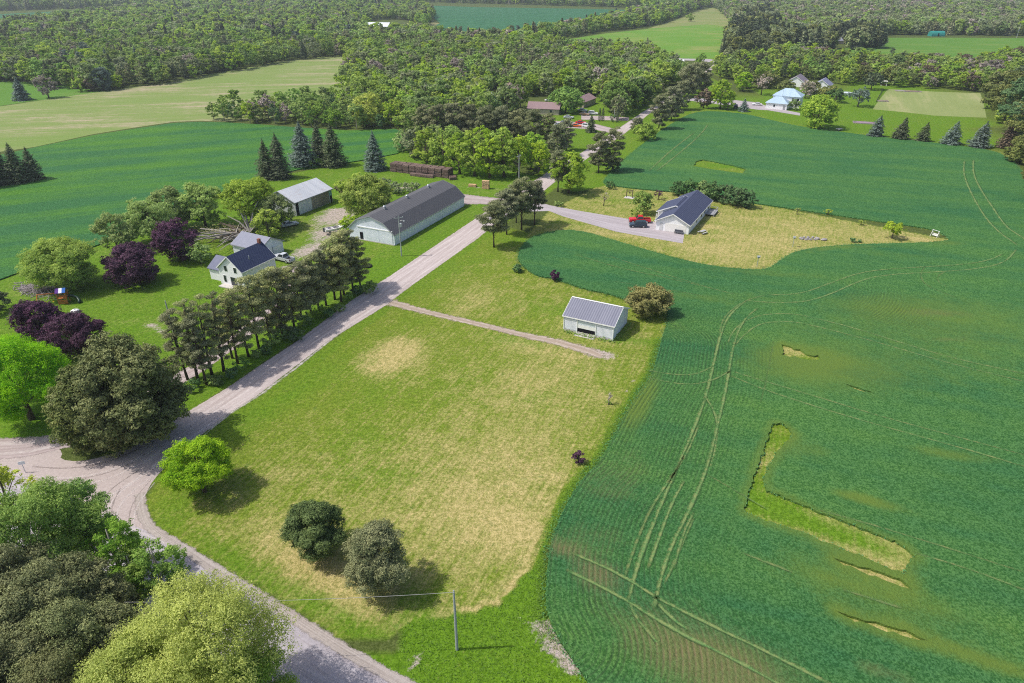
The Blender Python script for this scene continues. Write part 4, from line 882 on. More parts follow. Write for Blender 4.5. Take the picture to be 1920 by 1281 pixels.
yard = [(1049,236,20,SILVER,'pale grey car at the left end of the row of parked cars'),(1062,231,-10,BLUE,'blue grey car in the row of parked cars behind the orange one'),(1066,222,-15,SILVER,'silver car parked nearest the brown outbuilding'),
 (1080,238,-12,ORANGE,'orange car at the front of the row of parked cars'),(1089,232,-12,RED,'red car parked just behind the orange one'),(1101,239,-40,WHITEP,'white car at the right end of the row, beside a small dark tree'),
 (1092,209,-20,WHITEP,'white car parked on the upper drive beside the outbuilding'),(1096,216,-25,TANP,'tan brown car on the upper drive'),(1112,215,-15,WHITEP,'white car beside the two narrow cedars'),(1030,190,10,WHITEP,'white car standing alone behind the brown roofed house'),(1070,235,-14,WHITEP,'white car between the grey and the orange cars')]
for px, py, a, m_, lb in yard:
    car('parked_car', lb, at(px, py), math.radians(a), m_, 'cars parked around the brown roofed house', suv=(px in (1112, 1101)))
# boat on its trailer
bx_, by_ = at(628, 437)
tr = empty('boat_trailer', (bx_, by_, 0), math.radians(35), 'low trailer under the white motorboat', 'trailer')
b = MB(); b.bar((-2.4,-.5,.5), (2.2,-.5,.5), .1); b.bar((-2.4,.5,.5), (2.2,.5,.5), .1); b.bar((2.2,-.5,.5), (3.6,0,.5), .1); b.bar((2.2,.5,.5), (3.6,0,.5), .1); b.bar((-1,-.9,.45), (-1,.9,.45), .12); b.bar((1.6,-.5,.5), (1.6,.5,.5), .1)
b.build('frame', STEEL, tr); wheels(tr, (-1.0,), 1.05, .32, .2)
bo = empty('motorboat', (bx_, by_, .56), math.radians(35), 'white motorboat resting on a trailer in the farmyard', 'boat')
b = MB(); st_ = [(-2.7,.95,.35),(-1.5,1.08,.2),(0,1.1,.12),(1.3,.95,.12),(2.3,.55,.3),(2.9,.06,.65)]; V = []
for x, w, k in st_: V += [(x,0,k*.3),(x,w*.7,.25+k*.3),(x,w,.95+k*.15),(x,w-.14,.98+k*.15),(x,-w+.14,.98+k*.15),(x,-w,.95+k*.15),(x,-w*.7,.25+k*.3)]
F = []
for i in range(5):
    for q in range(7):
        if q == 3 and i < 3: continue
        F.append((i*7+q, i*7+(q+1)%7, (i+1)*7+(q+1)%7, (i+1)*7+q))
F += [tuple(range(6,-1,-1)), tuple(35+k for k in range(7))]; b.add(V, F); b.build('hull', plain('white_gelcoat', (.78,.76,.76), .3, .5, .04), bo)
b = MB(); b.box(-2.5, .9, -.82, .82, .35, .45); b.build('deck', plain('maroon_interior', (.16,.08,.09), .8), bo)
for x in (-1.9, -.4): b = MB(); b.box(x-.25, x+.25, -.7, .7, .45, .85); b.box(x-.3, x-.2, -.7, .7, .8, 1.15); b.build('seat', plain('pale_vinyl', (.6,.58,.58), .6), bo)
b = MB(); b.hexa([(.5,-.85,1.0),(.6,-.85,1.0),(.6,.85,1.0),(.5,.85,1.0),(.2,-.7,1.45),(.25,-.7,1.45),(.25,.7,1.45),(.2,.7,1.45)]); b.build('windscreen', CARGLASS, bo)
b = MB(); b.box(-3.0, -2.7, -.22, .22, .3, 1.35); b.build('outboard_motor', BLACKP, bo)

# ------------------------------------------------------------------ poles
WIRE = plain('grey_wire', (.30,.30,.30), .5)
def pole(px, py, ptop, label, arm=None, trans=False, lamp=False, r=.16, wires=()):
    x, y = at(px, py); h = height_at(px, py, ptop)
    t = empty('utility_pole', (x, y, 0), 0, label, 'utility pole')
    b = MB(); b.tube([(0,0,0), (0,0,h*.5), (0,0,h)], [r, r*.85, r*.65], 10); b.build('pole_shaft', WOODP, t)
    if arm is not None:
        c, s = math.cos(arm), math.sin(arm); b = MB(); b.bar((-1.1*c,-1.1*s,h-.5), (1.1*c,1.1*s,h-.5), .1, .12); b.build('crossarm', WOODP, t)
        for k in (-1, 0, 1):
            b = MB(); b.lathe((k*c, k*s, h-.44), [(.04,0),(.07,.06),(.05,.12),(.07,.18),(.02,.22)], 8); b.build('insulator', plain('glazed_insulator', (.35,.38,.40), .3), t)
    else:
        b = MB(); b.lathe((0, 0, h), [(.03,0),(.08,.05),(.05,.12),(.08,.2),(.02,.27)], 8); b.build('insulator', STEEL, t)
    if trans:
        b = MB(); b.lathe((.42, -.1, h-2.6), [(.02,0),(.27,.02),(.28,.8),(.2,.9),(.03,.95)], 12); b.build('transformer', plain('transformer_grey', (.42,.45,.46), .5), t)
        b = MB(); b.bar((.1,-.05,h-2.0), (.3,-.1,h-2.0), .08); b.build('bracket', STEEL, t)
    if lamp:
        b = MB(); b.tube([(0,0,h-1.3), (.7,-.1,h-1.0), (1.2,-.1,h-1.05)], .035, 6); b.build('lamp_arm', STEEL, t)
        b = MB(); b.lathe((1.25,-.1,h-1.3), [(.04,.22),(.18,.15),(.2,.02),(.12,0)][::-1], 10); b.build('lamp_head', STEEL, t)
    for (dx, dy, dz) in wires:
        b = MB(); P = []
        for k in range(13): q = k/12; P.append((dx*q, dy*q, h-.05+(dz)*q-1.6*q*(1-q)))
        b.tube(P, .022, 4); b.build('wire', WIRE, t)
    return t
pole(857, 1218, 1110, 'bare grey wooden utility pole standing in the tall grass', wires=[(-30,-2,1.0)])
pole(753, 480, 405, 'utility pole with grey transformer and lamp beside the long barn', 0.4, True, True)
pole(331, 644, 566, 'thin bare utility pole on the farm lawn beside the first pines')
pole(973, 352, 290, 'utility pole behind the pines where the drive meets the road', 1.0)
pole(1906, 71, 44, 'far pole standing before the dark conifers at the right', r=.2)
pole(1151, 228, 208, 'short pole beside the narrow cedars', r=.14)

# ------------------------------------------------------------------ bale stack and loose bales
BALE = None
def bale_mat(name, a, b):
    M = Mat(name); n1 = M.noise(1.0, 4, .7); n2 = M.noise(7, 4, .8); r_ = M.n.new('ShaderNodeObjectInfo').outputs['Random']
    c = M.mix(M.math('ADD', M.math('MULTIPLY', n1, .4), M.math('ADD', M.math('MULTIPLY', n2, .3), M.math('MULTIPLY', r_, .3))), a, b)
    M.bump(n2, 1.0, .2); return M.out(c, .98, .05)
OLDBALE = bale_mat('weathered_straw', (.090,.062,.055), (.27,.195,.165)); NEWBALE = bale_mat('fresh_straw', (.42,.27,.14), (.66,.46,.28))
def bale_mesh(seed, L, W, Hh):
    rnd = random.Random(seed); nx_, ny_, nz_ = 8, 4, 4; V = {}; F = []; vs = []
    def vid(i, j, k):
        if (i, j, k) not in V:
            x, y, z = -L/2+L*i/nx_, -W/2+W*j/ny_, Hh*k/nz_
            edge = (i in (0, nx_))+(j in (0, ny_))+(k in (0, nz_)); s = .035*edge
            strap = .03 if i % 2 == 0 and 0 < i < nx_ else 0
            V[(i,j,k)] = len(vs)
            vs.append((x*(1-s)+rnd.uniform(-.03,.03), y*(1-s-strap)+rnd.uniform(-.03,.03), Hh/2+(z-Hh/2)*(1-s-strap)+rnd.uniform(-.025,.025)))
        return V[(i,j,k)]
    for i in range(nx_):
        for j in range(ny_): F += [(vid(i,j,0),vid(i,j+1,0),vid(i+1,j+1,0),vid(i+1,j,0)), (vid(i,j,nz_),vid(i+1,j,nz_),vid(i+1,j+1,nz_),vid(i,j+1,nz_))]
        for k in range(nz_): F += [(vid(i,0,k),vid(i+1,0,k),vid(i+1,0,k+1),vid(i,0,k+1)), (vid(i,ny_,k),vid(i,ny_,k+1),vid(i+1,ny_,k+1),vid(i+1,ny_,k))]
    for j in range(ny_):
        for k in range(nz_): F += [(vid(0,j,k),vid(0,j,k+1),vid(0,j+1,k+1),vid(0,j+1,k)), (vid(nx_,j,k),vid(nx_,j+1,k),vid(nx_,j+1,k+1),vid(nx_,j,k+1))]
    me = bpy.data.meshes.new('bale'); me.from_pydata(vs, [], F); me.update(); return me
bms = [bale_mesh(s, 2.45, 1.25, .95) for s in range(4)]
for m_ in bms: m_.materials.append(OLDBALE)
rnd = random.Random(3)
p0, p1 = at(731, 322), at(838, 335); ba = math.atan2(p1[1]-p0[1], p1[0]-p0[0])
def put_bale(x, y, z, me, label, group, lx=0):
    o = bpy.data.objects.new('straw_bale', me); COL.objects.link(o); a = ba+lx+rnd.uniform(-.04, .04)
    d = (x*math.cos(ba)-y*math.sin(ba), x*math.sin(ba)+y*math.cos(ba)); o.location = (p0[0]+d[0], p0[1]+d[1], z); o.rotation_euler = (rnd.uniform(-.015,.015), rnd.uniform(-.02,.02), a)
    tag(o, label, 'bale', group); return o
for k in range(3):
    for j in range(3):
        for i in range(9):
            if j > 0 and k < 2: continue
            lab = 'dark weathered straw bale lying along the top of the long stack' if k == 2 else ('dark weathered straw bale in the bottom front row of the long stack' if k == 0 else 'dark weathered straw bale in the middle front row of the long stack')
            o = put_bale(1.2+i*2.5+rnd.uniform(-.1,.1), .7+j*1.28+rnd.uniform(-.12,.12), k*.96, bms[rnd.randrange(4)], lab, 'weathered bales of the long stack')
for j in (1, 2):
    for k in (0, 1):
        for i in (0, 8): put_bale(1.2+i*2.5, .7+j*1.28, k*.96, bms[rnd.randrange(4)], 'dark weathered straw bale in the end wall of the long stack', 'weathered bales of the long stack')
for i in range(4): put_bale(10.2+i*2.1, -1.3+rnd.uniform(-.1,.1), 0, bms[i], 'weathered straw bale in the low row leaning before the long stack', 'weathered bales before the stack', rnd.uniform(-.1,.1))
for i, (x, y) in enumerate([(23.6,1.0),(24.4,-.4)]): put_bale(x, y, 0, bms[i], ['broken weathered bale slumped behind the right end of the stack','broken weathered bale slumped before the right end of the stack'][i], None, .8)
nb_ = bale_mesh(9, 2.4, 1.3, 1.3); nb_.materials.append(NEWBALE)
for px, py, z, lb in [(911,354,0,'fresh golden straw bale, lower one of the pair near the drive'),(911,354,1.3,'fresh golden straw bale, upper one of the pair near the drive'),(886,350,0,'single fresh golden bale lying left of the stacked pair')]:
    x, y = at(px, py); o = bpy.data.objects.new('straw_bale', nb_); COL.objects.link(o); o.location = (x, y, z); o.rotation_euler = (0, 0, -.3+z*.1); tag(o, lb, 'bale')
    if px == 886: o.scale = (1.1, 1, .6)

# ------------------------------------------------------------------ yard things
PW = plain('orange_cedar_timber', (.48,.17,.04), .8, .2, .2); CANV = None
px_, py_ = at(122, 568); ps = empty('play_set', (px_, py_, 0), math.radians(15), 'orange timber play set with purple and white striped canopy and slide', 'play set')
b = MB()
for x in (-.8, .8):
    for y in (-.8, .8): b.box(x-.07, x+.07, y-.07, y+.07, 0, 2.6)
b.box(-.85, .85, -.85, .85, 1.25, 1.35)
for z in (1.7, 1.95):
    for y in (-.8, .8): b.bar((-.8,y,z), (.8,y,z), .08)
for z in (.3, .6, .9): b.bar((-.8,-.85,z), (.8,-.85,z), .1, .2)
b.build('tower', PW, ps)
b = MB(); b.bar((-.8,0,2.3), (-4.6,0,2.3), .14, .16)
for s in (-1, 1): b.bar((-4.5,0,2.35), (-4.9,s*1.1,0), .11)
b.build('swing_beam', PW, ps)
for x in (-2.0, -3.3):
    b = MB(); b.bar((x,-.2,2.25), (x,-.2,.55), .025); b.bar((x,.2,2.25), (x,.2,.55), .025); b.box(x-.12, x+.12, -.25, .25, .48, .54); b.build('swing', plain('yellow_plastic', (.6,.42,.03), .5), ps)
for i, (m_, x0, x1) in enumerate([('purple_canvas',-.95,-.3),('white_canvas',-.3,.3),('blue_canvas',.3,.95)]):
    b = MB(); cc = {'purple_canvas': (.10,.03,.22), 'white_canvas': (.75,.75,.78), 'blue_canvas': (.03,.12,.42)}[m_]
    b.hexa([(x0,-.95,2.55),(x1,-.95,2.55),(x1,0,3.25),(x0,0,3.25),(x0,-.95,2.6),(x1,-.95,2.6),(x1,0,3.3),(x0,0,3.3)]); b.hexa([(x0,0,3.25),(x1,0,3.25),(x1,.95,2.55),(x0,.95,2.55),(x0,0,3.3),(x1,0,3.3),(x1,.95,2.6),(x0,.95,2.6)])
    b.build('canopy', plain(m_, cc, .8), ps)
b = MB(); b.tube([(.85,0,1.5),(1.6,.3,1.35),(2.4,.2,.9),(2.9,-.5,.45),(3.0,-1.2,.25)], .3, 10); b.build('slide', plain('dark_green_plastic', (.02,.05,.03), .4), ps, smooth=True)
# garden arbour / wishing well by the young tree
x, y = at(1180, 371); w = empty('garden_arbour', (x, y, 0), math.radians(-25), 'small wooden arbour on a pale slab in the bungalow lawn', 'arbour')
b = MB(); b.box(-1.4, 1.4, -1.0, 1.0, 0, .12); b.build('slab', CONC, w); b = MB()
for s in (-1, 1): b.box(s*.9-.09, s*.9+.09, -.09, .09, .12, 2.3)
b.bar((-1.1,0,2.3), (1.1,0,2.3), .16); b.bar((-.9,0,1.9), (.9,0,1.9), .08); b.build('frame', plain('dark_timber', (.10,.07,.05), .8), w)
b = MB(); b.lathe((0,0,1.35), [(.02,0),(.2,.05),(.22,.35),(.05,.45)], 10); b.build('bell', plain('dark_bronze', (.05,.04,.03), .5), w)
# fire pit
x, y = at(1517, 448.5); fp = empty('fire_pit', (x, y, 0), 0, 'ring of grey and white stones on the dry bungalow lawn', 'fire pit')
for k in range(12):
    t_ = k*math.pi/6; b = MB(); b.blob((1.5*math.cos(t_)*1.5, .8*math.sin(t_), .2), (.38,.32,.28), k, 8, 5, .2); b.build('stone', plain('pit_stone', (.34,.31,.32), .9) if k == 0 else bpy.data.materials['pit_stone'], fp)
b = MB(); b.lathe((0,0,.02), [(.02,0),(.8,.01),(.8,.03),(.02,.05)], 12); b.build('ash_bed', plain('grey_ash', (.16,.15,.15), .95), fp)
x, y = at(1544, 451); b = MB(); 
fs = empty('stone_seat', (x, y, 0), .2, 'low pale stone seat beside the fire pit', 'seat'); b.blob((0,0,.25), (.75,.45,.3), 3, 9, 6, .15); b.build('seat', bpy.data.materials['pit_stone'], fs)
b = MB(); b.blob((.9,.2,.15), (.3,.25,.2), 5, 8, 5, .15); b.build('rest', bpy.data.materials['pit_stone'], fs)
# white garden swing at the tip of the lawn
x, y = at(1752, 444); gs = empty('garden_swing', (x, y, 0), math.radians(-60), 'white garden swing bench at the far tip of the bungalow lawn', 'bench'); b = MB()
for s in (-1, 1): b.bar((s*1.2,-.7,0), (s*1.1,0,2.3), .1); b.bar((s*1.2,.7,0), (s*1.1,0,2.3), .1)
b.bar((-1.3,0,2.3), (1.3,0,2.3), .12); b.build('frame', WHITE_TRIM, gs); b = MB()
for k in range(4): b.box(-.9, .9, -.25+k*.13, -.15+k*.13, .5, .54)
for k in range(4): b.box(-.9, .9, .28, .32, .6+k*.16, .7+k*.16)
b.build('bench', WHITE_TRIM, gs); gs.scale = (.72, .72, .72)
# picnic table
x, y = at(1317, 438); pt = empty('picnic_table', (x, y, 0), math.radians(40), 'grey picnic table standing on the lawn beside the bungalow', 'table'); b = MB()
for k in range(4): b.box(-1.0, 1.0, -.44+k*.22, -.26+k*.22, .72, .77)
b.build('table_top', plain('grey_table_boards', (.42,.42,.44), .8), pt)
for s in (-1, 1): b = MB(); b.box(-1.0, 1.0, s*.78-.15, s*.78+.15, .42, .47); b.build('bench', bpy.data.materials['grey_table_boards'], pt)
b = MB()
for xx in (-.75, .75):
    for s in (-1, 1): b.bar((xx, s*.25, .72), (xx, s*.7, 0), .1)
    b.bar((xx,-.8,.4), (xx,.8,.4), .08)
b.build('trestle', plain('dark_trestle', (.06,.06,.07), .8), pt)
# patio bench and planter by the garage door
x, y = at(1272, 438.5); bn = empty('patio_bench', (x, y, .016), math.radians(-28), 'dark bench standing before the bungalow garage', 'bench'); b = MB(); b.box(-1.1, 1.1, -.3, .3, .42, .5); b.box(-1.1, 1.1, .25, .33, .5, .95); b.build('seat', plain('dark_bench', (.08,.085,.10), .7), bn)
for s in (-1, 1): b = MB(); b.box(s*.95-.05, s*.95+.05, -.28, .28, 0, .42); b.build('leg', bpy.data.materials['dark_bench'], bn)
def post(px, py, h, label, cat='post', head=True):
    x, y = at(px, py); t = empty('lawn_post', (x, y, 0), 0, label, cat); b = MB(); b.tube([(0,0,0),(0,0,h)], .06, 6); b.build('post_shaft', WOODP, t)
    if head: b = MB(); b.box(-.25, .25, -.2, .2, h, h+.3); b.hexa([(-.32,-.28,h+.3),(.32,-.28,h+.3),(.32,.28,h+.3),(-.32,.28,h+.3),(-.32,-.02,h+.55),(.32,-.02,h+.55),(.32,.02,h+.55),(-.32,.02,h+.55)]); b.build('bird_house', WOODP, t)
post(1419, 501, 2.3, 'bird house post at the lower edge of the bungalow lawn'); post(1486, 463, 2.2, 'bird house post left of the fire pit')
# roadside mailbox and tiny sign
x, y = at(340, 842); mb = empty('mailbox', (x, y, 0), math.radians(60), 'white mailbox on a post behind the bright green corner tree', 'mailbox'); b = MB(); b.box(-.06, .06, -.06, .06, 0, 1.05); b.build('post', WOODP, mb)
b = MB(); b.tube([(-.35,0,1.2), (.35,0,1.2)], .2, 10); b.box(-.35,.35,-.2,.2,1.02,1.2); b.build('box', WHITE_TRIM, mb)
x, y = at(48, 886); sg = empty('road_sign', (x, y, 0), math.radians(20), 'small white sign on a post at the gravel crossroads', 'sign'); b = MB(); b.box(-.04,.04,-.04,.04,0,1.9); b.build('post', STEEL, sg); b = MB(); b.box(-.4,.4,-.07,-.04,1.4,1.9); b.build('sign_board', WHITE_TRIM, sg)
# tractor tyre ring on the grass
x, y = at(688, 500); b = MB(); n_ = 20
ty = empty('tyre_planter', (x, y, 0), 0, 'black tyre ring lying on the grass beside the last pines', 'tyre'); b.lathe((0,0,0), [(1.05,0),(1.2,.08),(1.2,.3),(1.05,.38),(.75,.38),(.65,.3),(.65,.08),(.75,0)], 20); b.build('ring', TYRE, ty); b = MB(); b.lathe((0,0,.05), [(.6,0),(.62,.1),(.3,.2),(.02,.22)], 12); b.build('soil', plain('planter_soil', (.10,.12,.04), .95), ty)
# satellite dish style white tank on farm lawn
x, y = at(143, 590); tk = empty('water_tank', (x, y, 0), 0, 'round white tank top behind the purple trees', 'tank'); b = MB(); b.lathe((0,0,0), [(.8,0),(.85,.6),(.75,.95),(.3,1.15),(.03,1.18)], 16); b.build('shell', WHITE_TRIM, tk, smooth=True); b = MB(); b.lathe((0,0,1.17), [(.15,0),(.15,.1),(.02,.12)], 10); b.build('lid', GREY_TRIM, tk)
# garden plots on the right lawn: raised beds, rail, pergola, trampoline, pool
def bed(px, py, L, W, ang, label, col):
    x, y = at(px, py); t = empty('garden_bed', (x, y, 0), math.radians(ang), label, 'garden bed'); b = MB()
    for s in (-1, 1): b.box(-L/2, L/2, s*W/2-.1, s*W/2+.1, 0, .4); b.box(s*L/2-.1, s*L/2+.1, -W/2+.1, W/2-.1, 0, .39)
    b.build('border', plain('grey_border', (.3,.26,.26), .9) if 'grey_border' not in bpy.data.materials else bpy.data.materials['grey_border'], t)
    b = MB(); b.blob((0,0,.2), (L/2-.1, W/2-.1, .35), int(px), 14, 6, .12); b.build('planting', plain('bed_planting_%s' % col[0], col[1], .95), t)
bed(1620, 231, 9, 4, -20, 'mauve flower bed left of the first lawn conifer', ('mauve',(.26,.19,.24))); bed(1688, 171, 5, 3, -10, 'small grey bed at the top left of the pale lawn', ('grey',(.28,.27,.25))); bed(1710, 172, 9, 3.5, -10, 'brown bed at the top of the pale lawn', ('brown',(.24,.16,.12))); bed(1655, 190, 5, 3, -10, 'small brown bed inside the rail fence corner', ('earth',(.22,.18,.13)))
fe = at(1643, 192); fn = at(1655, 170); rf = empty('rail_fence', (fe[0], fe[1], 0), 0, 'dark low rail fence along the left of the pale lawn', 'fence'); b = MB()
for k in range(9):
    q = k/8; b = MB(); b.box((fn[0]-fe[0])*q-.1, (fn[0]-fe[0])*q+.1, (fn[1]-fe[1])*q-.1, (fn[1]-fe[1])*q+.1, 0, 1.2); b.build('post', plain('dark_rail', (.04,.05,.04), .9) if 'dark_rail' not in bpy.data.materials else bpy.data.materials['dark_rail'], rf)
b = MB()
for z in (.5, 1.05): b.bar((0,0,z), (fn[0]-fe[0],fn[1]-fe[1],z), .1)
b.build('rail', bpy.data.materials['dark_rail'], rf)
x, y = at(1656, 161); pg = empty('pergola', (x, y, 0), math.radians(-15), 'small white topped pergola at the top of the right lawn', 'pergola'); b = MB()
for sx in (-1.4, 1.4):
    for sy in (-1, 1): b.box(sx-.12, sx+.12, sy-.12, sy+.12, 0, 2.5)
b.build('post', WHITE_TRIM, pg); b = MB(); b.box(-1.8,1.8,-1.4,1.4,2.5,2.75); b.build('roof', WHITE_TRIM, pg); b = MB(); b.box(-1.2,1.2,.3,.7,.3,.9); b.build('seat', RED_WALL, pg)
x, y = at(1587, 178); po = empty('swimming_pool', (x, y, 0), 0, 'round blue above ground pool beside the blue green tree', 'pool'); b = MB(); b.lathe((0,0,0), [(3.0,0),(3.05,1.2),(3.15,1.25),(2.9,1.25),(2.88,1.1)], 24); b.build('wall', plain('pale_pool_wall', (.55,.6,.62), .5), po); b = MB(); b.lathe((0,0,1.05), [(2.88,0),(.02,.02)], 24); b.build('water', plain('pool_water', (.10,.42,.55), .08, .5), po)
x, y = at(1573, 245); ta = empty('garden_table', (x, y, 0), math.radians(30), 'pale flat table at the edge of the crop beside the bright round tree', 'table'); b = MB(); b.box(-1.4,1.4,-.9,.9,.7,.8); b.build('table_top', CONC, ta)
for sx in (-1, 1):
    for sy in (-.6, .6): b = MB(); b.box(sx-.07,sx+.07,sy-.07,sy+.07,0,.7); b.build('leg', GREY_TRIM, ta)
# ------------------------------------------------------------------ foliage
def leaf_mat(name, dark, light, trans=.22, rand=.10, rough=.65):
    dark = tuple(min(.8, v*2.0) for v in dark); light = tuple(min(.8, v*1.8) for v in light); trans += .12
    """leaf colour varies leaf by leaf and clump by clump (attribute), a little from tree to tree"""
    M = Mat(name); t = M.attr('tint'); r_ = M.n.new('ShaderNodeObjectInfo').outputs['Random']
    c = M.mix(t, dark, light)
    hs = M.n.new('ShaderNodeHueSaturation'); M.l.new(c, hs.inputs['Color'])
    M.l.new(M.rng(r_, 0, 1, .5-rand*.10, .5+rand*.10), hs.inputs['Hue']); M.l.new(M.rng(M.math('FRACT', M.math('MULTIPLY', r_, 7.31)), 0, 1, 1-rand*1.6, 1+rand*1.2), hs.inputs['Value'])
    M.l.new(M.rng(M.math('FRACT', M.math('MULTIPLY', r_, 3.77)), 0, 1, 1-rand*1.5, 1+rand*.6), hs.inputs['Saturation'])
    c = hs.outputs[0]; M.set(M.p.inputs['Base Color'], c); M.p.inputs['Roughness'].default_value = rough; M.p.inputs['Specular IOR Level'].default_value = .25
    tb = M.n.new('ShaderNodeBsdfTranslucent'); M.l.new(M.mix(.35, c, light), tb.inputs['Color'])
    mx = M.n.new('ShaderNodeMixShader'); mx.inputs[0].default_value = trans
    M.l.new(M.p.outputs[0], mx.inputs[1]); M.l.new(tb.outputs[0], mx.inputs[2]); M.l.new(mx.outputs[0], M.o.inputs['Surface'])
    return M.m
LEAF = {
 'lime': leaf_mat('lime_maple_leaves', (.105,.200,.010), (.300,.400,.028), .30),
 'bright': leaf_mat('bright_maple_leaves', (.070,.185,.010), (.200,.370,.022), .30),
 'dark': leaf_mat('dark_maple_leaves', (.022,.056,.010), (.120,.180,.042), .15),
 'purple': leaf_mat('purple_maple_leaves', (.016,.006,.016), (.095,.036,.072), .10),
 'willow': leaf_mat('pale_willow_leaves', (.110,.175,.035), (.270,.350,.095), .28),
 'yellow': leaf_mat('yellow_green_leaves', (.160,.205,.024), (.365,.405,.080), .28),
 'fresh': leaf_mat('fresh_spring_leaves', (.115,.190,.016), (.310,.380,.050), .30),
 'mid': leaf_mat('mid_green_leaves', (.070,.130,.020), (.225,.305,.062), .22, .16),
 'poplar': leaf_mat('poplar_leaves', (.070,.145,.016), (.215,.305,.052), .28),
 'cedar': leaf_mat('cedar_sprays', (.046,.066,.014), (.185,.198,.060), .10),
 'hedge': leaf_mat('lilac_leaves', (.035,.085,.025), (.110,.180,.060), .15),
 'pine': leaf_mat('pine_needles', (.080,.100,.032), (.320,.330,.140), .08),
 'pinedark': leaf_mat('dark_pine_needles', (.062,.078,.034), (.225,.230,.115), .08),
 'standpine': leaf_mat('stand_pine_needles', (.054,.068,.022), (.190,.200,.076), .08),
 'spruce': leaf_mat('spruce_needles', (.026,.046,.020), (.100,.120,.058), .06),
 'blue': leaf_mat('blue_spruce_needles', (.040,.066,.052), (.130,.170,.140), .06),
 'brown': leaf_mat('russet_conifer_sprays', (.055,.042,.028), (.150,.115,.080), .06),
 'bare': leaf_mat('budding_twigs', (.140,.115,.095), (.290,.250,.210), .12, .15),
 'tan': leaf_mat('tan_green_sprays', (.095,.098,.032), (.235,.225,.085), .12),
 'aspen': leaf_mat('grey_green_aspen_leaves', (.100,.135,.050), (.240,.270,.135), .22, .14),
 'weed': leaf_mat('tall_grass_blades', (.058,.125,.014), (.165,.245,.045), .25),
 'cropblade': leaf_mat('crop_blades', (.028,.105,.034), (.075,.200,.060), .15),
}
BARK = plain('grey_brown_bark', (.120,.095,.075), .95, .1, .25, 4); PALEBARK = plain('pale_bark', (.34,.31,.28), .9, .1, .2, 4); PINEBARK = plain('pine_bark', (.085,.062,.050), .95, .1, .25, 5)

def unit(v): return v/np.maximum(np.linalg.norm(v, axis=1, keepdims=True), 1e-6)
def leaves(name, P, N, size, tint, rng, aspect=.5, jit=.40, mesh=True):
    """rhombic leaf sprays at P facing roughly N"""
    n = len(P); N = unit(unit(N) + rng.normal(0, jit, (n, 3))); a = unit(np.cross(N, rng.normal(0, 1, (n, 3)))); b = np.cross(N, a)
    s = (size*rng.uniform(.6, 1.35, n))[:, None] if np.isscalar(size) else (size*rng.uniform(.7, 1.3, n))[:, None]
    V = np.stack([P-a*s*.5, P+b*s*.5*aspect + N*s*.10, P+a*s*.5, P-b*s*.5*aspect + N*s*.10], 1).reshape(-1, 3)
    F = np.arange(n*4).reshape(-1, 4)
    t = np.clip(tint + rng.normal(0, .16, n), 0, 1).astype(np.float32)
    if not mesh: return V, F, t
    me = np_mesh(name, V, F); at_ = me.attributes.new('tint', 'FLOAT', 'FACE'); at_.data.foreach_set('value', t); return me
def sphere_pts(n, rng): return unit(rng.normal(0, 1, (n, 3)))

def crown_broad(seed, h, w, leaf, base=.12, n=None, nl=26, flat=1.0, open_=.0, top=1.0, density=1.0, lobe=1.0):
    """lobed broadleaf crown between z=base*h and h; returns P,N,tint and lobe centres"""
    rng = np.random.RandomState(seed); r = w/2; zb = base*h; hc = h-zb
    L = sphere_pts(nl, rng); L[:,2] = np.abs(L[:,2])*.97*np.sign(rng.uniform(-.75, 1, nl)); rad = .96-.5*rng.uniform(0,1,nl)**2.2
    C = np.stack([L[:,0]*r*rad, L[:,1]*r*rad, zb+hc*(.45+.46*L[:,2]*rad)], 1)
    prof = np.clip(1.12-.5*np.clip((C[:,2]-zb)/hc-.45, 0, 1)*1.5*top, .4, 1.1); C[:,:2] *= prof[:,None]
    lr = rng.uniform(.13, .27, nl)*r*1.25*lobe; lr = np.minimum(lr, (h-C[:,2])*.95+.12*r)
    lt = rng.uniform(.22, .80, nl)
    area = 4*math.pi*(lr**2).sum(); n = n or int(min(90000, density*1.15*area/(leaf**2*.4)))
    per = 16; K = max(nl*3, n//per); lp = rng.choice(nl, K, p=lr**2/(lr**2).sum()); SD = sphere_pts(K, rng); SD[:,2] = np.where(rng.uniform(0,1,K) < .65, np.abs(SD[:,2]), SD[:,2])
    SC = C[lp] + SD*(lr[lp]*rng.uniform(.55,1.12,K))[:,None]*np.array([1,1,.85*flat]); st = lt[lp] + rng.normal(0,.16,K)
    rs = np.clip(.036*w+.10, leaf*.7, .75)*rng.uniform(.6,1.3,K)
    sp_ = rng.randint(0, K, n); D = sphere_pts(n, rng); P = SC[sp_] + D*(rs[sp_]*rng.uniform(.2,1,n)**.5)[:,None]*np.array([1,1,.62]); P[:,2] = np.minimum(P[:,2], h*1.01)
    pick = sp_; lt = st; D = D*.55+SD[sp_]*.75
    # drop leaves deep inside other lobes
    keep = np.ones(n, bool)
    ctr = np.array([0,0,zb+hc*.45]); e = (P-ctr)/np.array([r,r,hc*.55]); rr = np.linalg.norm(e, axis=1)
    keep &= (rr > .50) | (rng.uniform(0,1,n) < .25); keep &= P[:,2] > zb*.6+.1
    if open_: keep &= rng.uniform(0,1,n) > open_
    P, D, pick, rr = P[keep], D[keep], pick[keep], rr[keep]
    N = D*.9 + unit(P-ctr)*.30 + np.array([0,0,.30])
    return P, N, lt[pick], C, rng
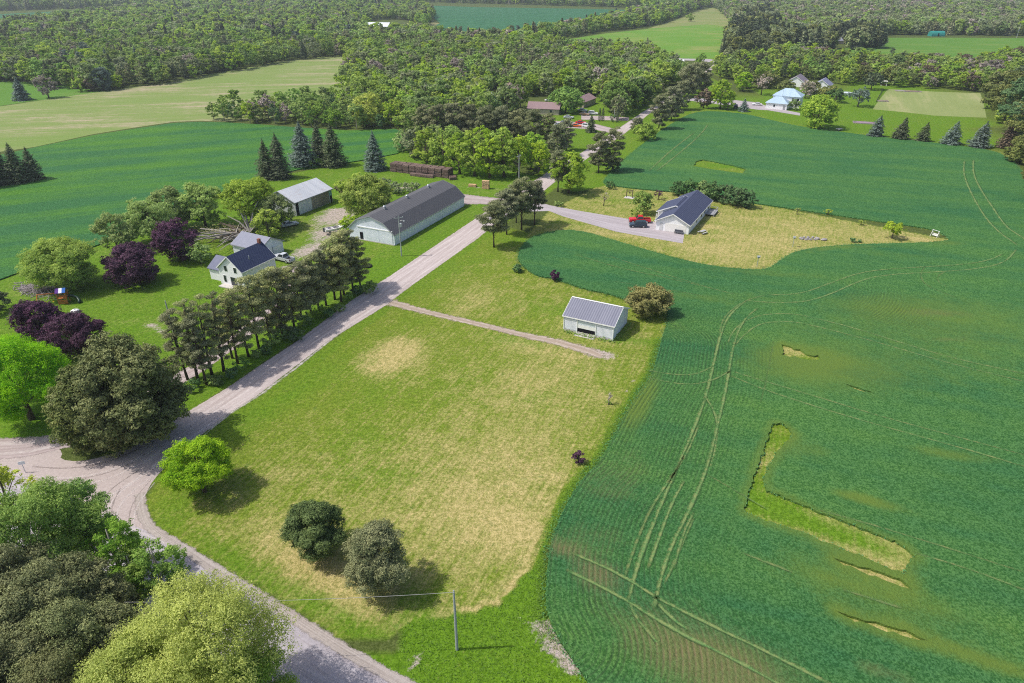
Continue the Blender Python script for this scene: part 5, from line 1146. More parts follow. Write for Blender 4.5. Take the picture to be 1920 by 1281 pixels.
def trunk_mesh(name, seed, h, rad, C, zsplit, lean=0., n=7, limb=.45, minr=.03):
    rnd = random.Random(seed); b = MB(); pts = [(0,0,-.15)]; rr = [rad*1.25]
    for k in range(1, 6): q = k/5; pts.append((rnd.uniform(-.03,.03)*h*q*.6, rnd.uniform(-.03,.03)*h*q*.6, h*.86*q)); rr.append(max(minr, rad*(1-q*.85)))
    b.tube(pts, rr, n)
    for c in C:
        z0 = min(max(zsplit*h, c[2]*rnd.uniform(.45,.7)), h*.8); q = z0/(h*.86); i = min(4, int(q*5)); f = q*5-i
        p = [pts[i][k]*(1-f)+pts[i+1][k]*f for k in range(3)]; m = [(p[k]+c[k])/2 for k in range(3)]; m[2] += rnd.uniform(0,.06)*h*.5
        r0 = rad*limb*(1-q*.6); b.tube([p, m, tuple(c)], [r0, r0*.65, max(minr*.6, r0*.25)], 5, False)
    return b.mesh(name, True)
def crown_pine(seed, h, w, leaf, cb=.45, nb=30, density=1.0, pad=(.19,.10)):
    rng = np.random.RandomState(seed); C, lr = [], []
    for k in range(nb):
        q = (k+.5)/nb; z = h*(cb+(1-cb)*q*.97); env = (math.sin(math.pi*min(1, .28+.72*(1-q)*.95)))**.8 if q > .3 else .55+q*1.4
        env = min(1, env)*(1-.55*max(0, q-.55)/.45); a = k*2.4+rng.uniform(-.5,.5); L = w/2*env*rng.uniform(.55, 1.05)
        C.append((math.cos(a)*L*.82, math.sin(a)*L*.82, z+rng.uniform(0,.03)*h)); lr.append(w*rng.uniform(pad[1], pad[0]))
        if L > w*.25 and rng.uniform() < .7: C.append((math.cos(a)*L*.45, math.sin(a)*L*.45, z+.01*h)); lr.append(w*rng.uniform(.08,.12))
    C = np.array(C); lr = np.array(lr); n = int(min(40000, density*(4*math.pi*lr**2).sum()*1.05/(leaf**2*.33)))
    pick = rng.choice(len(C), n, p=lr**2/(lr**2).sum()); D = sphere_pts(n, rng); q = rng.uniform(.3, 1.1, n)
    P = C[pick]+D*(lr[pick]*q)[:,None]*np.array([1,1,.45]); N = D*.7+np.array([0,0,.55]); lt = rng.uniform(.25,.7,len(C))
    return P, N, lt[pick]+D[:,2]*.15, C, rng
def crown_spruce(seed, h, w, leaf, cb=.03, droop=.35, density=1.0):
    rng = np.random.RandomState(seed); P, N, T, C = [], [], [], []
    nw = max(10, int(h/.42))
    for k in range(nw):
        q = k/nw; z = h*(cb+(1-cb)*q); R = w/2*(1-q**2.3)*(1-.22*q)*rng.uniform(.74,1.16)+.12; nb = max(5, int(9+6*(1-q)))
        for j in range(nb):
            a = 2*math.pi*(j+rng.uniform(-.35,.35))/nb+k*1.3; L = R*rng.uniform(.72,1.08); m = max(2, int(density*(L/leaf)*3.2)); s = rng.uniform(.18, 1.0, m)
            side = rng.normal(0, .10, m)*L*s; x = math.cos(a)*L*s-math.sin(a)*side; y = math.sin(a)*L*s+math.cos(a)*side
            zz = z-droop*L*s**1.6*.5+.06*L*s**4+rng.normal(0,.05*leaf,m)
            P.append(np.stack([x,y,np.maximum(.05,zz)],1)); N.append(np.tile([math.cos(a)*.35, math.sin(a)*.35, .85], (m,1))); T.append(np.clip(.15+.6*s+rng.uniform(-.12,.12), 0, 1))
        
    P = np.concatenate(P); P = np.concatenate([P, np.stack([rng.normal(0,.05,14), rng.normal(0,.05,14), h*(1+rng.uniform(-.06,.03,14))],1)])
    N = np.concatenate(N+[np.tile([0,0,1.],(14,1))]); T = np.concatenate(T+[np.full(14,.6)])
    return P, N, T, np.zeros((0,3)), rng

def build_tree(name, label, x, y, h, w, kind, col, seed, group=None, cat='tree', cb=None, leafpx=1.6, nl=None, density=1.0, open_=0., trunk=True, bark=None, rz=0., crown_name='crown', lean=None, top=1.0):
    t = empty(name, (x, y, 0), rz, label, cat, group); p = ppm(y, h*.5)*.533; leaf = max(.16, min(leafpx/p, w/7))
    if kind == 'broad':
        base = .14 if cb is None else cb; P, N, T, C, rng = crown_broad(seed, h, w, leaf, base, nl=int(1.7*(nl or min(46, 16+w*2.2))), density=density, open_=open_, top=top)
        cm = leaves('crown', P, N, leaf, T, rng); tm = trunk_mesh('trunk', seed, h, .035*h*.7+.05, C[:min(len(C),12)], .18, limb=.4) if trunk else None
    elif kind == 'pine':
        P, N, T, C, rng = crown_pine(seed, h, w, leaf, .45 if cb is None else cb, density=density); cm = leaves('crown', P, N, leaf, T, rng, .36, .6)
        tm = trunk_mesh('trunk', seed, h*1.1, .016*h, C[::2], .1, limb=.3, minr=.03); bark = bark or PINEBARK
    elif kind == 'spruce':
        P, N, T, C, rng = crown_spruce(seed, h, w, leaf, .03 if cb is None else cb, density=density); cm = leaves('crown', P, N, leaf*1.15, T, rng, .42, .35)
        tm = trunk_mesh('trunk', seed, h, .014*h+.03, [], .1); bark = bark or PINEBARK
    elif kind == 'column':   # dense narrow or hedge-like crown down to the ground
        rng = np.random.RandomState(seed); n = int(density*(math.pi*w*h*.8)*1.5/(leaf**2*.4)); q = rng.uniform(0,1,n)**.9; a = rng.uniform(0,2*math.pi,n)
        R = w/2*np.minimum(1, (q+.06)*6)**.4*(1-q**2.2)**.6*(1+.16*np.sin(a*3+q*9+seed)+.10*np.sin(a*5-q*14)+.08*np.sin(a*8+q*25))*rng.uniform(.72,1.06,n)
        P = np.stack([np.cos(a)*R, np.sin(a)*R, .05+q*h], 1); N = np.stack([np.cos(a), np.sin(a), .35+q*.4], 1); T = .45+.28*np.sin(a*4+q*12+seed); cm = leaves('crown', P, N, leaf, T, rng, .5, .7)
        tm = trunk_mesh('trunk', seed, h*.9, .012*h+.03, [], .1)
    c = link(crown_name, cm, LEAF[col], t)
    if tm and trunk: link('trunk', tm, bark or BARK, t)
    if lean: t.rotation_euler = (lean[0], lean[1], rz)
    return t
TREE_SEED = [100]
def T(name, label, kind, col, bx, by, ptop, wpx, group=None, cat='tree', wf=1.0, h=None, **k):
    """tree whose foot stands at photo spot (bx,by), whose top reaches row ptop and whose crown is wpx wide"""
    TREE_SEED[0] += 1; x, y = at(bx, by); hh = h or height_at(bx, by, ptop)
    if kind == 'broad' and not h: hh *= .93
    w = wpx/ppm(y, hh*.5)*wf
    return build_tree(name, label, x, y, max(.5, hh), w, kind, col, TREE_SEED[0], group, cat, **k)

# ---- trees on and around the lawn
T('maple_tree', 'bright lime green round maple on the lawn corner by the crossroads', 'broad', 'lime', 384, 922, 816, 104, cb=.10, nl=44, density=1.3)
T('maple_tree', 'dark green dense round maple on the lawn, left of the bushy pine', 'broad', 'dark', 598, 1040, 938, 100, cb=.08, nl=50, density=1.4)
T('pine_tree', 'bushy olive pine on the lawn beside the dark round maple', 'broad', 'pinedark', 716, 1098, 972, 112, cb=.06, nl=56, top=1.2, bark=PINEBARK, density=1.2)
T('cedar_tree', 'spreading tan green tree at the crop edge beside the drive shed', 'broad', 'tan', 1216, 590, 528, 76, cb=.05, nl=40)
T('purple_shrub', 'small dark purple shrub at the lower right edge of the lawn', 'broad', 'purple', 1084, 868, 845, 21, cat='shrub', cb=.10, nl=14, density=3)
T('purple_shrub', 'small dark purple shrub at the crop edge above the drive shed', 'broad', 'purple', 1039, 526, 505, 17, cat='shrub', cb=.08, nl=14, density=3)
T('round_shrub', 'small round green shrub alone on the upper lawn', 'broad', 'hedge', 971, 510, 493, 18, cat='shrub', cb=.03, nl=14, density=3)
T('sapling', 'thin whitish bare sapling near the right edge of the lawn', 'broad', 'bare', 1141, 758, 733, 11, cat='tree', cb=.35, nl=10, open_=.6, bark=PALEBARK)
T('low_shrub', 'low green tuft at the foot of the whitish sapling', 'broad', 'mid', 1141, 758, 750, 12, cat='shrub', cb=.02, nl=8, trunk=False)
# ---- bungalow garden
T('young_tree', 'blue green young tree beside the red pickup truck', 'broad', 'poplar', 1203, 400, 354, 40, cb=.12, nl=34, open_=.2)
T('low_shrub', 'bright yellow green shrub just above the red pickup truck', 'broad', 'fresh', 1193, 403, 391, 22, cat='shrub', cb=.02, nl=12, trunk=False)
T('bare_tree', 'thin leafless young tree on the lawn between drive and crop', 'broad', 'bare', 1132, 386, 357, 14, cb=.4, nl=9, open_=.75)
T('red_sapling', 'small reddish purple tree on the lawn behind the bungalow', 'broad', 'purple', 1234, 374, 353, 15, cb=.3, nl=12, open_=.3)
T('round_shrub', 'round green bush at the crop edge left of the wooden arbour', 'broad', 'hedge', 1144, 354, 337, 19, cat='shrub', cb=.03, nl=14)
T('low_shrub', 'low bright green shrub at the lawn edge of the driveway', 'broad', 'mid', 1049, 387, 377, 17, cat='shrub', cb=.03, nl=12, trunk=False)
for i, (px, py, tp, wp, c_) in enumerate([(1273,366,335,32,'hedge'),(1292,367,334,34,'hedge'),(1316,370,336,32,'mid'),(1336,374,337,38,'hedge'),(1358,380,340,38,'hedge'),(1380,386,345,38,'hedge'),(1399,389,352,32,'hedge')]):
    T('lilac_bush', ['dense lilac bush at the left end of the hedge behind the bungalow', 'second lilac bush from the left behind the bungalow roof', 'lighter green lilac bush behind the bungalow ridge', 'lilac bush right behind the bungalow roof end', 'lilac bush in the middle of the hedge right of the bungalow', 'second lilac bush from the right end of the hedge', 'lilac bush at the right end of the hedge by the crop'][i], 'broad', c_, px, py, tp, wp, 'lilac hedge behind the bungalow', 'shrub', cb=.02, nl=26)
T('sapling', 'thin pale sapling at the crop edge, left one of two', 'broad', 'yellow', 1494, 402, 386, 10, cb=.25, nl=8, open_=.5)
T('sapling', 'small yellow green sapling at the crop edge, right one of two', 'broad', 'yellow', 1552, 403, 391, 12, cb=.25, nl=8, open_=.3)
T('round_shrub', 'small round golden shrub at the upper crop edge of the lawn tip', 'broad', 'fresh', 1614, 422, 411, 12, cat='shrub', cb=.03, nl=10)
T('lawn_tree', 'small spreading tree alone near the tip of the bungalow lawn', 'broad', 'fresh', 1672, 447, 414, 33, cb=.3, nl=20)
T('low_shrub', 'low dark trailing shrub at the lower edge of the lawn tip', 'broad', 'hedge', 1604, 454, 447, 20, cat='shrub', cb=.02, nl=9, trunk=False)
# ---- farm garden
T('purple_tree', 'dark purple maple alone on the farm lawn', 'broad', 'purple', 254, 530, 451, 86, cb=.05, nl=44, density=1.2)
T('purple_tree', 'tall dark purple maple closest to the farmhouse', 'broad', 'purple', 340, 487, 398, 68, cb=.05, nl=40, density=1.2)
T('purple_tree', 'purple maple at the left of the touching pair below the play set', 'broad', 'purple', 80, 632, 556, 78, cb=.05, nl=40, density=1.2)
T('purple_tree', 'purple maple at the right of the touching pair below the white tank', 'broad', 'purple', 148, 664, 582, 88, cb=.05, nl=40, density=1.2)
T('leafy_tree', 'round fresh green tree on the farm lawn above the play set', 'broad', 'fresh', 128, 540, 440, 116, cb=.08, nl=48)
T('willow_tree', 'pale green willow at the left end of the garden row', 'broad', 'willow', 224, 478, 390, 66, cb=.1, nl=34)
T('willow_tree', 'pale green willow second from the left in the garden row', 'broad', 'willow', 290, 452, 358, 84, cb=.1, nl=40)
T('willow_tree', 'pale green willow in the middle of the garden row by the wheat', 'broad', 'willow', 328, 430, 342, 70, cb=.1, nl=36)
T('willow_tree', 'pale green willow nearest the fallen tree', 'broad', 'willow', 386, 424, 332, 76, cb=.1, nl=40)
T('leafy_tree', 'low yellow green tree leaning over beside the farmhouse wing', 'broad', 'willow', 378, 494, 452, 40, cb=.1, nl=24, open_=.2)
T('tall_tree', 'tall yellow green tree standing behind the fallen trunk', 'broad', 'fresh', 474, 425, 318, 82, cb=.22, nl=40, open_=.15)
T('leafy_tree', 'leafy tree hiding the left end of the machine shed', 'broad', 'mid', 520, 430, 356, 60, cb=.1, nl=34)
T('leafy_tree', 'fresh green tree in front of the machine shed corner', 'broad', 'fresh', 505, 448, 385, 50, cb=.1, nl=30)
T('leafy_tree', 'big fresh yellow green tree between machine shed and long barn', 'broad', 'fresh', 692, 412, 318, 82, cb=.06, nl=46)
T('leafy_tree', 'fresh yellow green tree right behind the long barn roof', 'broad', 'fresh', 668, 378, 318, 56, cb=.1, nl=30)
T('bare_tree', 'grey olive twiggy shrub behind the machine shed', 'broad', 'tan', 652, 372, 332, 42, cb=.05, nl=22)
T('leafy_tree', 'yellow green bush against the gable of the long barn', 'broad', 'fresh', 662, 436, 400, 40, cb=.03, nl=22)
for i, (px, py, tp, wp) in enumerate([(748,362,340,34),(772,360,338,30),(722,352,330,24)]): T('twiggy_bush', ['grey twiggy bush behind the left of the long barn ridge','pale twiggy bush behind the middle of the long barn ridge','small olive bush left of the twiggy bushes behind the barn'][i], 'broad', 'aspen', px, py, tp, wp, cat='shrub', cb=.03, nl=16, open_=.2)
T('lime_tree', 'vivid green maple at the left edge of the photo below the purple pair', 'broad', 'bright', 60, 786, 615, 150, cb=.12, nl=54, density=1.2)
T('leafy_tree', 'fresh green tree cut by the left edge above the vivid maple', 'broad', 'bright', -12, 740, 600, 90, cb=.1, nl=36)
T('dark_tree', 'huge dark olive cedar clump beside the gravel road', 'broad', 'cedar', 262, 826, 608, 180, cb=.02, nl=80, density=1.6, leafpx=2.9)
T('dark_tree', 'dark olive cedar at the lower left of the huge clump', 'broad', 'cedar', 186, 838, 668, 112, cb=.02, nl=60, density=1.5, leafpx=2.4)
T('dark_tree', 'dark conifer cut by the left edge on the farm lawn', 'broad', 'spruce', -22, 588, 545, 66, cb=.05, nl=30)
T('low_shrub', 'leafy bush at the foot of the dark cedar clump', 'broad', 'mid', 300, 800, 755, 60, cat='shrub', cb=.02, nl=24)
# spruces behind the machine shed
for px, py, tp, wp, c_, lb in [(503,334,262,38,'spruce','olive spruce at the left of the pair before the wheat field'),(527,334,250,40,'spruce','taller olive spruce at the right of the pair before the wheat field'),(570,312,229,48,'blue','bluish grey spruce at the left of the trio'),
    (600,302,232,34,'spruce','slim spruce at the back of the trio'),(627,311,232,46,'spruce','olive spruce at the right of the trio'),(704,318,247,38,'blue','lone bluish spruce left of the bale stack')]: T('spruce_tree', lb, 'spruce', c_, px, py, tp, wp*1.2, density=1.3)
T('low_shrub', 'bright green bush at the foot of the spruce trio', 'broad', 'lime', 589, 311, 287, 34, cat='shrub', cb=.02, nl=16)
for px, py, tp, wp in [(8,345,265,52),(38,343,268,50),(66,338,276,44),(-25,352,258,60)]: T('spruce_tree', 'dark dense spruce in the clump at the left edge of the wheat field', 'spruce', 'spruce', px, py, tp, wp, 'spruces at the left edge', density=1.3)
# ---- pine row beside the gravel road
rnd = random.Random(12)
row = [(352,712,580),(372,716,560),(398,704,556),(420,696,548),(446,682,548),(466,668,540),(436,672,556),(486,654,520),(508,640,512),(530,628,506),(552,614,500),(520,622,500),(566,600,496),(584,590,490),(598,582,474),(612,573,466),(628,562,446),(645,553,434),(662,545,432),(676,538,446),(640,566,460),(388,722,590)]
for i, (px, py, tp) in enumerate(row):
    lb = 'tall olive pine with bare trunk in the row beside the gravel road'
    if i == 0: lb = 'first pine of the roadside row, next to the dark cedar clump'
    if i == 19: lb = 'last pine at the upper end of the roadside row, by the tyre ring'
    T('pine_tree', lb, 'pine', 'pine' if i % 3 else 'pinedark', px, py, tp, 60*rnd.uniform(.8,1.2)*(1.15 if i in (17,18,16) else 1), 'pines in the row beside the gravel road', cb=rnd.uniform(.08,.26), density=1.15, lean=(rnd.uniform(-.04,.04), rnd.uniform(-.04,.04)))
ru = random.Random(31)
for i in range(17):
    q = i/16; px = 372+q*320+ru.uniform(-8,8); py = 738-q*198+ru.uniform(-9,12); sz = ru.uniform(16,32)*(1-.25*q)
    T('roadside_bush', 'dark green bush under the pines along the road ditch', 'broad', ['hedge','mid','mid'][i % 3], px, py, py-sz*.95, sz*1.25, 'bushes under the roadside pines', 'shrub', cb=.02, nl=18, trunk=False)
# ---- pines right of the road
for px, py, tp, wp, lb in [(926,464,382,64,'grey olive pine with visible trunk at the road bend'),(950,440,358,58,'pine second from the left in the group above the tongue of crop'),(978,432,336,60,'tallest pine of the group above the tongue of crop'),(1002,422,340,52,'right hand pine of the group at the driveway mouth'),(968,418,352,46,'pine at the back of the group near the driveway')]:
    T('pine_tree', lb, 'pine', 'pinedark', px, py, tp, wp, 'pines where the driveway meets the road', cb=.38, density=1.2)
T('maple_tree', 'yellow green and bronze tree beside the road above the driveway', 'broad', 'fresh', 1066, 362, 277, 66, cb=.16, nl=36)
T('pine_tree', 'grey pine leaning against the bronze tree by the road', 'pine', 'pinedark', 1046, 360, 282, 44, cb=.3)
for px, py, tp, wp, lb in [(1122,324,248,48,'dark pine on the right road verge, left of the close pair'),(1148,322,240,50,'dark pine on the right road verge, right of the close pair')]: T('pine_tree', lb, 'pine', 'pinedark', px, py, tp, wp, cb=.15, density=1.3)
T('roadside_bush', 'green bush at the foot of the close pair of roadside pines', 'broad', 'hedge', 1150, 322, 300, 30, cat='shrub', cb=.02, nl=14)
T('roadside_bush', 'bright yellow green bush on the right road verge', 'broad', 'fresh', 1209, 262, 226, 44, cat='shrub', cb=.03, nl=24)
for px, py, tp, wp in [(1235,243,176,44),(1258,226,162,46),(1275,206,152,40),(1290,182,120,52),(1310,176,118,48),(1195,250,222,30)]: T('pine_tree', 'dark grey pine in the line along the upper right road verge', 'pine', 'pinedark', px, py, tp, wp, 'pines along the upper road', cb=.12, density=1.3)
# ---- bright young trees behind the bale stack, dark pines behind them
rnd = random.Random(4)
for px, py, tp, wp, c_ in [(775,296,236,44,'aspen'),(800,306,232,52,'fresh'),(832,314,230,56,'fresh'),(862,326,236,50,'fresh'),(890,330,228,54,'fresh'),(918,334,242,50,'fresh'),(945,332,226,52,'fresh'),(972,330,236,44,'fresh'),(850,300,222,54,'willow'),(905,305,222,54,'fresh'),(940,305,228,50,'willow'),(815,288,226,50,'willow'),(755,283,240,34,'mid'),(1010,330,252,40,'fresh')]:
    T('young_tree', 'fresh yellow green young tree in the thicket behind the bale stack', 'broad', c_, px, py, tp, wp, 'young trees behind the bale stack', cb=.01, nl=30, trunk=True)
T('lime_tree', 'vivid yellow green tree at the right end of the thicket by the road', 'broad', 'lime', 996, 318, 238, 56, cb=.1, nl=36)
for px, py, tp, wp in [(820,262,196,48),(850,262,194,50),(880,264,196,50),(910,266,200,50),(940,268,200,50),(970,270,206,50),(1000,276,206,52),(1025,276,214,46),(1045,292,232,44),(1062,282,222,36),(795,256,200,44),(1030,305,262,36)]: T('pine_tree', 'dull dark olive pine in the belt behind the bright thicket', 'pine', 'pinedark', px, py, tp, wp, 'dark pines behind the thicket', cb=.12, density=1.25)
# ---- yard with the parked cars
T('maple_tree', 'round green maple over the brown outbuilding', 'broad', 'mid', 1060, 212, 159, 60, cb=.1, nl=34)
T('maple_tree', 'tall green maple beside the upper road', 'broad', 'mid', 1160, 210, 142, 64, cb=.12, nl=36)
T('leafy_tree', 'light green tree left of the tall maple by the upper road', 'broad', 'fresh', 1128, 190, 128, 36, cb=.1, nl=26)
T('dark_tree', 'dark green tree right of the tall maple by the upper road', 'broad', 'dark', 1196, 200, 140, 50, cb=.08, nl=30)
T('small_spruce', 'small dark tree at the right end of the parked cars', 'spruce', 'spruce', 1108, 248, 216, 24)
for i, (px, py) in enumerate([(1124,227),(1130,227),(1157,229)]): T('narrow_cedar', ['left one of two narrow dark cedars on the yard lawn','right one of two narrow dark cedars on the yard lawn','narrow dark cedar beside the short pole'][i], 'column', 'spruce', px, py, 203, 6, 'narrow cedars in the yard')
T('low_shrub', 'dark shrub beside the short pole in the yard', 'broad', 'hedge', 1148, 229, 212, 12, cat='shrub', cb=.03, nl=10)
# ---- right hand house garden
T('bronze_tree', 'bronze dark tree at the corner of the right lawn by the lane', 'broad', 'brown', 1319, 203, 162, 30, cb=.06, nl=26)
T('leafy_tree', 'fresh green tree beside the bronze tree at the lane', 'broad', 'lime', 1350, 204, 136, 42, cb=.06, nl=34)
T('leafy_tree', 'fresh green tree just left of the dark truck', 'broad', 'lime', 1364, 206, 178, 24, cb=.06, nl=22)
T('leafy_tree', 'yellow green round tree on the lawn left of the blue roofed house', 'broad', 'lime', 1392, 171, 132, 34, cb=.06, nl=28)
T('blue_spruce', 'small blue spruce in front of the dark truck', 'spruce', 'blue', 1394, 209, 186, 20)
T('bare_tree', 'grey leafless tree left of the blue roofed house', 'broad', 'bare', 1427, 178, 136, 32, cb=.2, nl=16, open_=.5)
T('bare_tree', 'grey leafless tree right of the blue roofed house', 'broad', 'bare', 1509, 184, 146, 30, cb=.1, nl=18, open_=.4)
T('maple_tree', 'big bright yellow green round tree at the crop edge right of the house', 'broad', 'lime', 1530, 240, 171, 62, cb=.05, nl=46)
T('leafy_tree', 'small green tree between house and bright round tree', 'broad', 'mid', 1490, 207, 184, 22, cat='tree', cb=.05, nl=16)
for px, py, tp, wp, c_ in [(1405,165,132,38,'cedar'),(1440,165,130,40,'cedar'),(1472,170,148,34,'cedar'),(1526,176,154,36,'cedar'),(1552,186,158,36,'cedar'),(1566,192,160,30,'hedge')]: T('garden_tree', 'olive green tree in the screen behind the blue roofed house', 'broad', c_, px, py, tp, wp, 'screen of trees behind the blue roofed house', cb=.03, nl=24)
T('blue_tree', 'thin blue green tree on the right lawn beside the pool', 'broad', 'blue', 1608, 200, 156, 34, cb=.15, nl=22, open_=.3)
T('dark_tree', 'dark round tree at the top of the right lawn beside the pergola', 'broad', 'spruce', 1633, 168, 132, 34, cb=.12, nl=24)
for px, py, tp, wp, c_, lb in [(1640,256,217,31,'blue','first blue conifer of the lawn row, beside the mauve flower bed'),(1686,261,220,31,'spruce','second conifer of the lawn row, darker green'),(1728,265,230,28,'spruce','smallest conifer of the lawn row'),(1781,271,228,37,'blue','fourth conifer of the lawn row, broad and blue'),(1833,276,229,40,'blue','fifth conifer of the lawn row, the palest blue'),(1884,277,224,36,'brown','brownish thin conifer at the right end of the lawn row')]:
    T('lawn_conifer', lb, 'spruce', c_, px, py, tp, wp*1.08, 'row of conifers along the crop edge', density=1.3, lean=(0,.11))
T('lone_conifer', 'lone bluish conifer in the bright clearing by the forest', 'spruce', 'blue', 42, 188, 146, 34, density=1.2)
T('bare_tree', 'lone purplish grey budding tree in the bright clearing by the forest', 'broad', 'bare', 92, 184, 132, 34, cb=.12, nl=26)
T('leafy_tree', 'small pale tree at the right end of the bright clearing', 'broad', 'fresh', 152, 172, 140, 26, cb=.06, nl=20)
T('dark_tree', 'small dark tree beside the pale one at the clearing end', 'broad', 'brown', 172, 171, 140, 26, cb=.06, nl=20)
T('pine_tree', 'spreading blue green pine where clearing meets hay field', 'pine', 'blue', 196, 170, 128, 38, cb=.1, density=1.3)
T('round_tree', 'lone round tree in the rough pale meadow', 'broad', 'mid', 1294, 41, 22, 15, cb=.1, nl=16)
T('flowering_tree', 'golden yellow tree in the belt left of the dark pines', 'broad', 'yellow', 692, 236, 166, 60, cb=.05, nl=36)
# ---- dark hedge trees at the right edge
for px, py, tp, wp, c_ in [(1868,205,122,60,'cedar'),(1888,226,112,66,'cedar'),(1905,250,120,70,'hedge'),(1925,285,150,80,'cedar'),(1900,212,104,60,'spruce'),(1935,240,104,80,'cedar'),(1955,320,190,90,'cedar'),(1880,232,190,30,'fresh'),(1912,305,258,50,'cedar'),(1960,380,270,80,'cedar')]:
    T('hedge_tree', 'dense dark cedar in the tall hedge at the right edge', 'broad', c_, px, py, tp, wp, 'tall hedge at the right edge', cb=.02, nl=40)
# ---- foreground trees, lower left
def FG(name, label, kind, col, px, py, zc, h, w, **k):
    TREE_SEED[0] += 1; x, y = at(px, py, zc); k.setdefault('leafpx', 2.2); return build_tree(name, label, x, y, h, w, kind, col, TREE_SEED[0], **k)
FG('poplar_tree', 'large fresh green poplar in the lower left corner beside the paved road', 'broad', 'poplar', 60, 1010, 10, 17, 10.5, cb=.25, nl=54, bark=PALEBARK, open_=.1)
FG('poplar_tree', 'green poplar leaning over the paved road edge, left of the two slim ones', 'broad', 'poplar', 150, 985, 8, 14.5, 6.0, cb=.25, nl=36, bark=PALEBARK, open_=.15)
FG('poplar_tree', 'slim green poplar at the road edge beside the yellow tree', 'broad', 'poplar', 292, 1062, 7.5, 11.5, 4.6, cb=.3, nl=26, bark=PALEBARK, open_=.15)
FG('poplar_tree', 'slim green poplar half hidden behind the yellow tree', 'broad', 'poplar', 250, 1075, 7, 11, 4.4, cb=.3, nl=22, bark=PALEBARK, open_=.2)
FG('poplar_tree', 'green poplar standing between the large one and the slim ones', 'broad', 'poplar', 215, 1040, 8, 13, 5.6, cb=.22, nl=34, bark=PALEBARK)
FG('maple_tree', 'yellow budding tree at the left edge beside the crossroads', 'broad', 'yellow', 12, 930, 7, 12, 5.5, cb=.2, nl=30, open_=.2)
FG('maple_tree', 'large yellow green flowering maple at the bottom edge', 'broad', 'yellow', 370, 1200, 11, 17, 11.5, cb=.2, nl=84, density=1.1)
FG('maple_tree', 'yellow green maple at the bottom edge, left part of the flowering pair', 'broad', 'yellow', 270, 1275, 9, 14, 9.5, cb=.2, nl=56)
FG('leafy_tree', 'green tree cut by the bottom edge right of the yellow maple', 'broad', 'mid', 455, 1310, 6, 10, 8, cb=.15, nl=40)
for px, py, z, h, w in [(30,1110,9,15,8),(110,1140,9,15.5,8),(178,1130,8,13.5,6),(60,1200,9,15,9),(140,1235,8,14.5,8.5),(20,1290,8,14,9),(215,1215,7,12.5,6.5),(110,1320,8,13,9),(-40,1180,9,15,9)]:
    FG('pine_tree', 'brownish olive pine in the stand at the lower left corner', 'broad', 'standpine', px, py, z, h, w, cb=.15, nl=52, bark=PINEBARK, group='pines in the lower left corner')
for px, py, z, h, w in [(90,1265,3,6,5),(185,1275,3,6,4.5),(10,1215,3,6,4)]: FG('young_tree', 'bright green young tree showing between the lower left pines', 'broad', 'bright', px, py, z, h, w, cb=.1, nl=20, group='young trees among the lower left pines')

# ---- fallen tree behind the farmhouse
x, y = at(455, 447); ft = empty('fallen_tree', (x, y, 0), math.radians(10), 'fallen broken tree with pale splayed limbs behind the farmhouse', 'fallen tree')
rnd = random.Random(8); b = MB(); b.tube([(1.0,-1.5,.6),(-1.5,.5,.8),(-5,2.5,1.2),(-9,3.5,1.6)], [.5,.45,.33,.15], 8); b.build('trunk', PALEBARK, ft)
for k in range(44):
    b = MB(); a = math.radians(rnd.uniform(60, 290)); L = rnd.uniform(4, 12); e = rnd.uniform(.05, .7); s0 = (rnd.uniform(-2,1.5), rnd.uniform(-2.0,2.0), rnd.uniform(.4,1.3)); P = [s0]
    for q in (.35, .7, 1): P.append((s0[0]+math.cos(a)*L*q+rnd.uniform(-.4,.4), s0[1]+math.sin(a)*L*q*.8+rnd.uniform(-.4,.4), max(.15, s0[2]+L*e*.35*(q-.5*q*q*1.4)*1.6)))
    b.tube(P, [.22,.16,.11,.05], 5, False); b.build('limb', PALEBARK if k % 3 else BARK, ft)
for k in range(7):
    b = MB(); a = math.radians(20+k*22); P = [(1.5,1,1.0), (1.5+math.cos(a)*2.2, 1+math.sin(a)*2.2, 3.2+k%3), (1.5+math.cos(a)*5, 1+math.sin(a)*4, 4.6+(k%3)*1.3)]; b.tube(P, [.2,.15,.06], 5, False); b.build('limb', PALEBARK, ft)
rng = np.random.RandomState(2); n = 900; P = np.stack([rng.normal(-5,3.2,n), rng.normal(2.5,2.4,n), np.abs(rng.normal(1.0,.8,n))+.1],1); link('leaf_litter', leaves('leaf_litter', P, np.tile([0,0,1.],(n,1)), .38, np.full(n,.3), rng), LEAF['tan'], ft)
ft.scale = (1.2, 1.2, 1.1)
# brush pile on the farm lawn
x, y = at(70, 545); bp = empty('brush_pile', (x, y, 0), math.radians(-30), 'flat grey heap of cut branches on the farm lawn', 'brush pile'); b = MB()
for k in range(420):
    a = rnd.uniform(0, math.pi); L = rnd.uniform(.8, 2.8); cx0, cy0 = rnd.gauss(0, 2.6), rnd.gauss(0, 1.1); z = max(.05, .9*math.exp(-(cx0/3.2)**2-(cy0/1.4)**2)*rnd.uniform(.2,1))
    b.bar((cx0-math.cos(a)*L/2, cy0-math.sin(a)*L/2, z), (cx0+math.cos(a)*L/2, cy0+math.sin(a)*L/2, z+rnd.uniform(-.15,.25)), rnd.uniform(.03,.09))
b.build('branch_heap', plain('grey_dead_wood', (.30,.265,.27), .95, .1, .3, 3), bp)
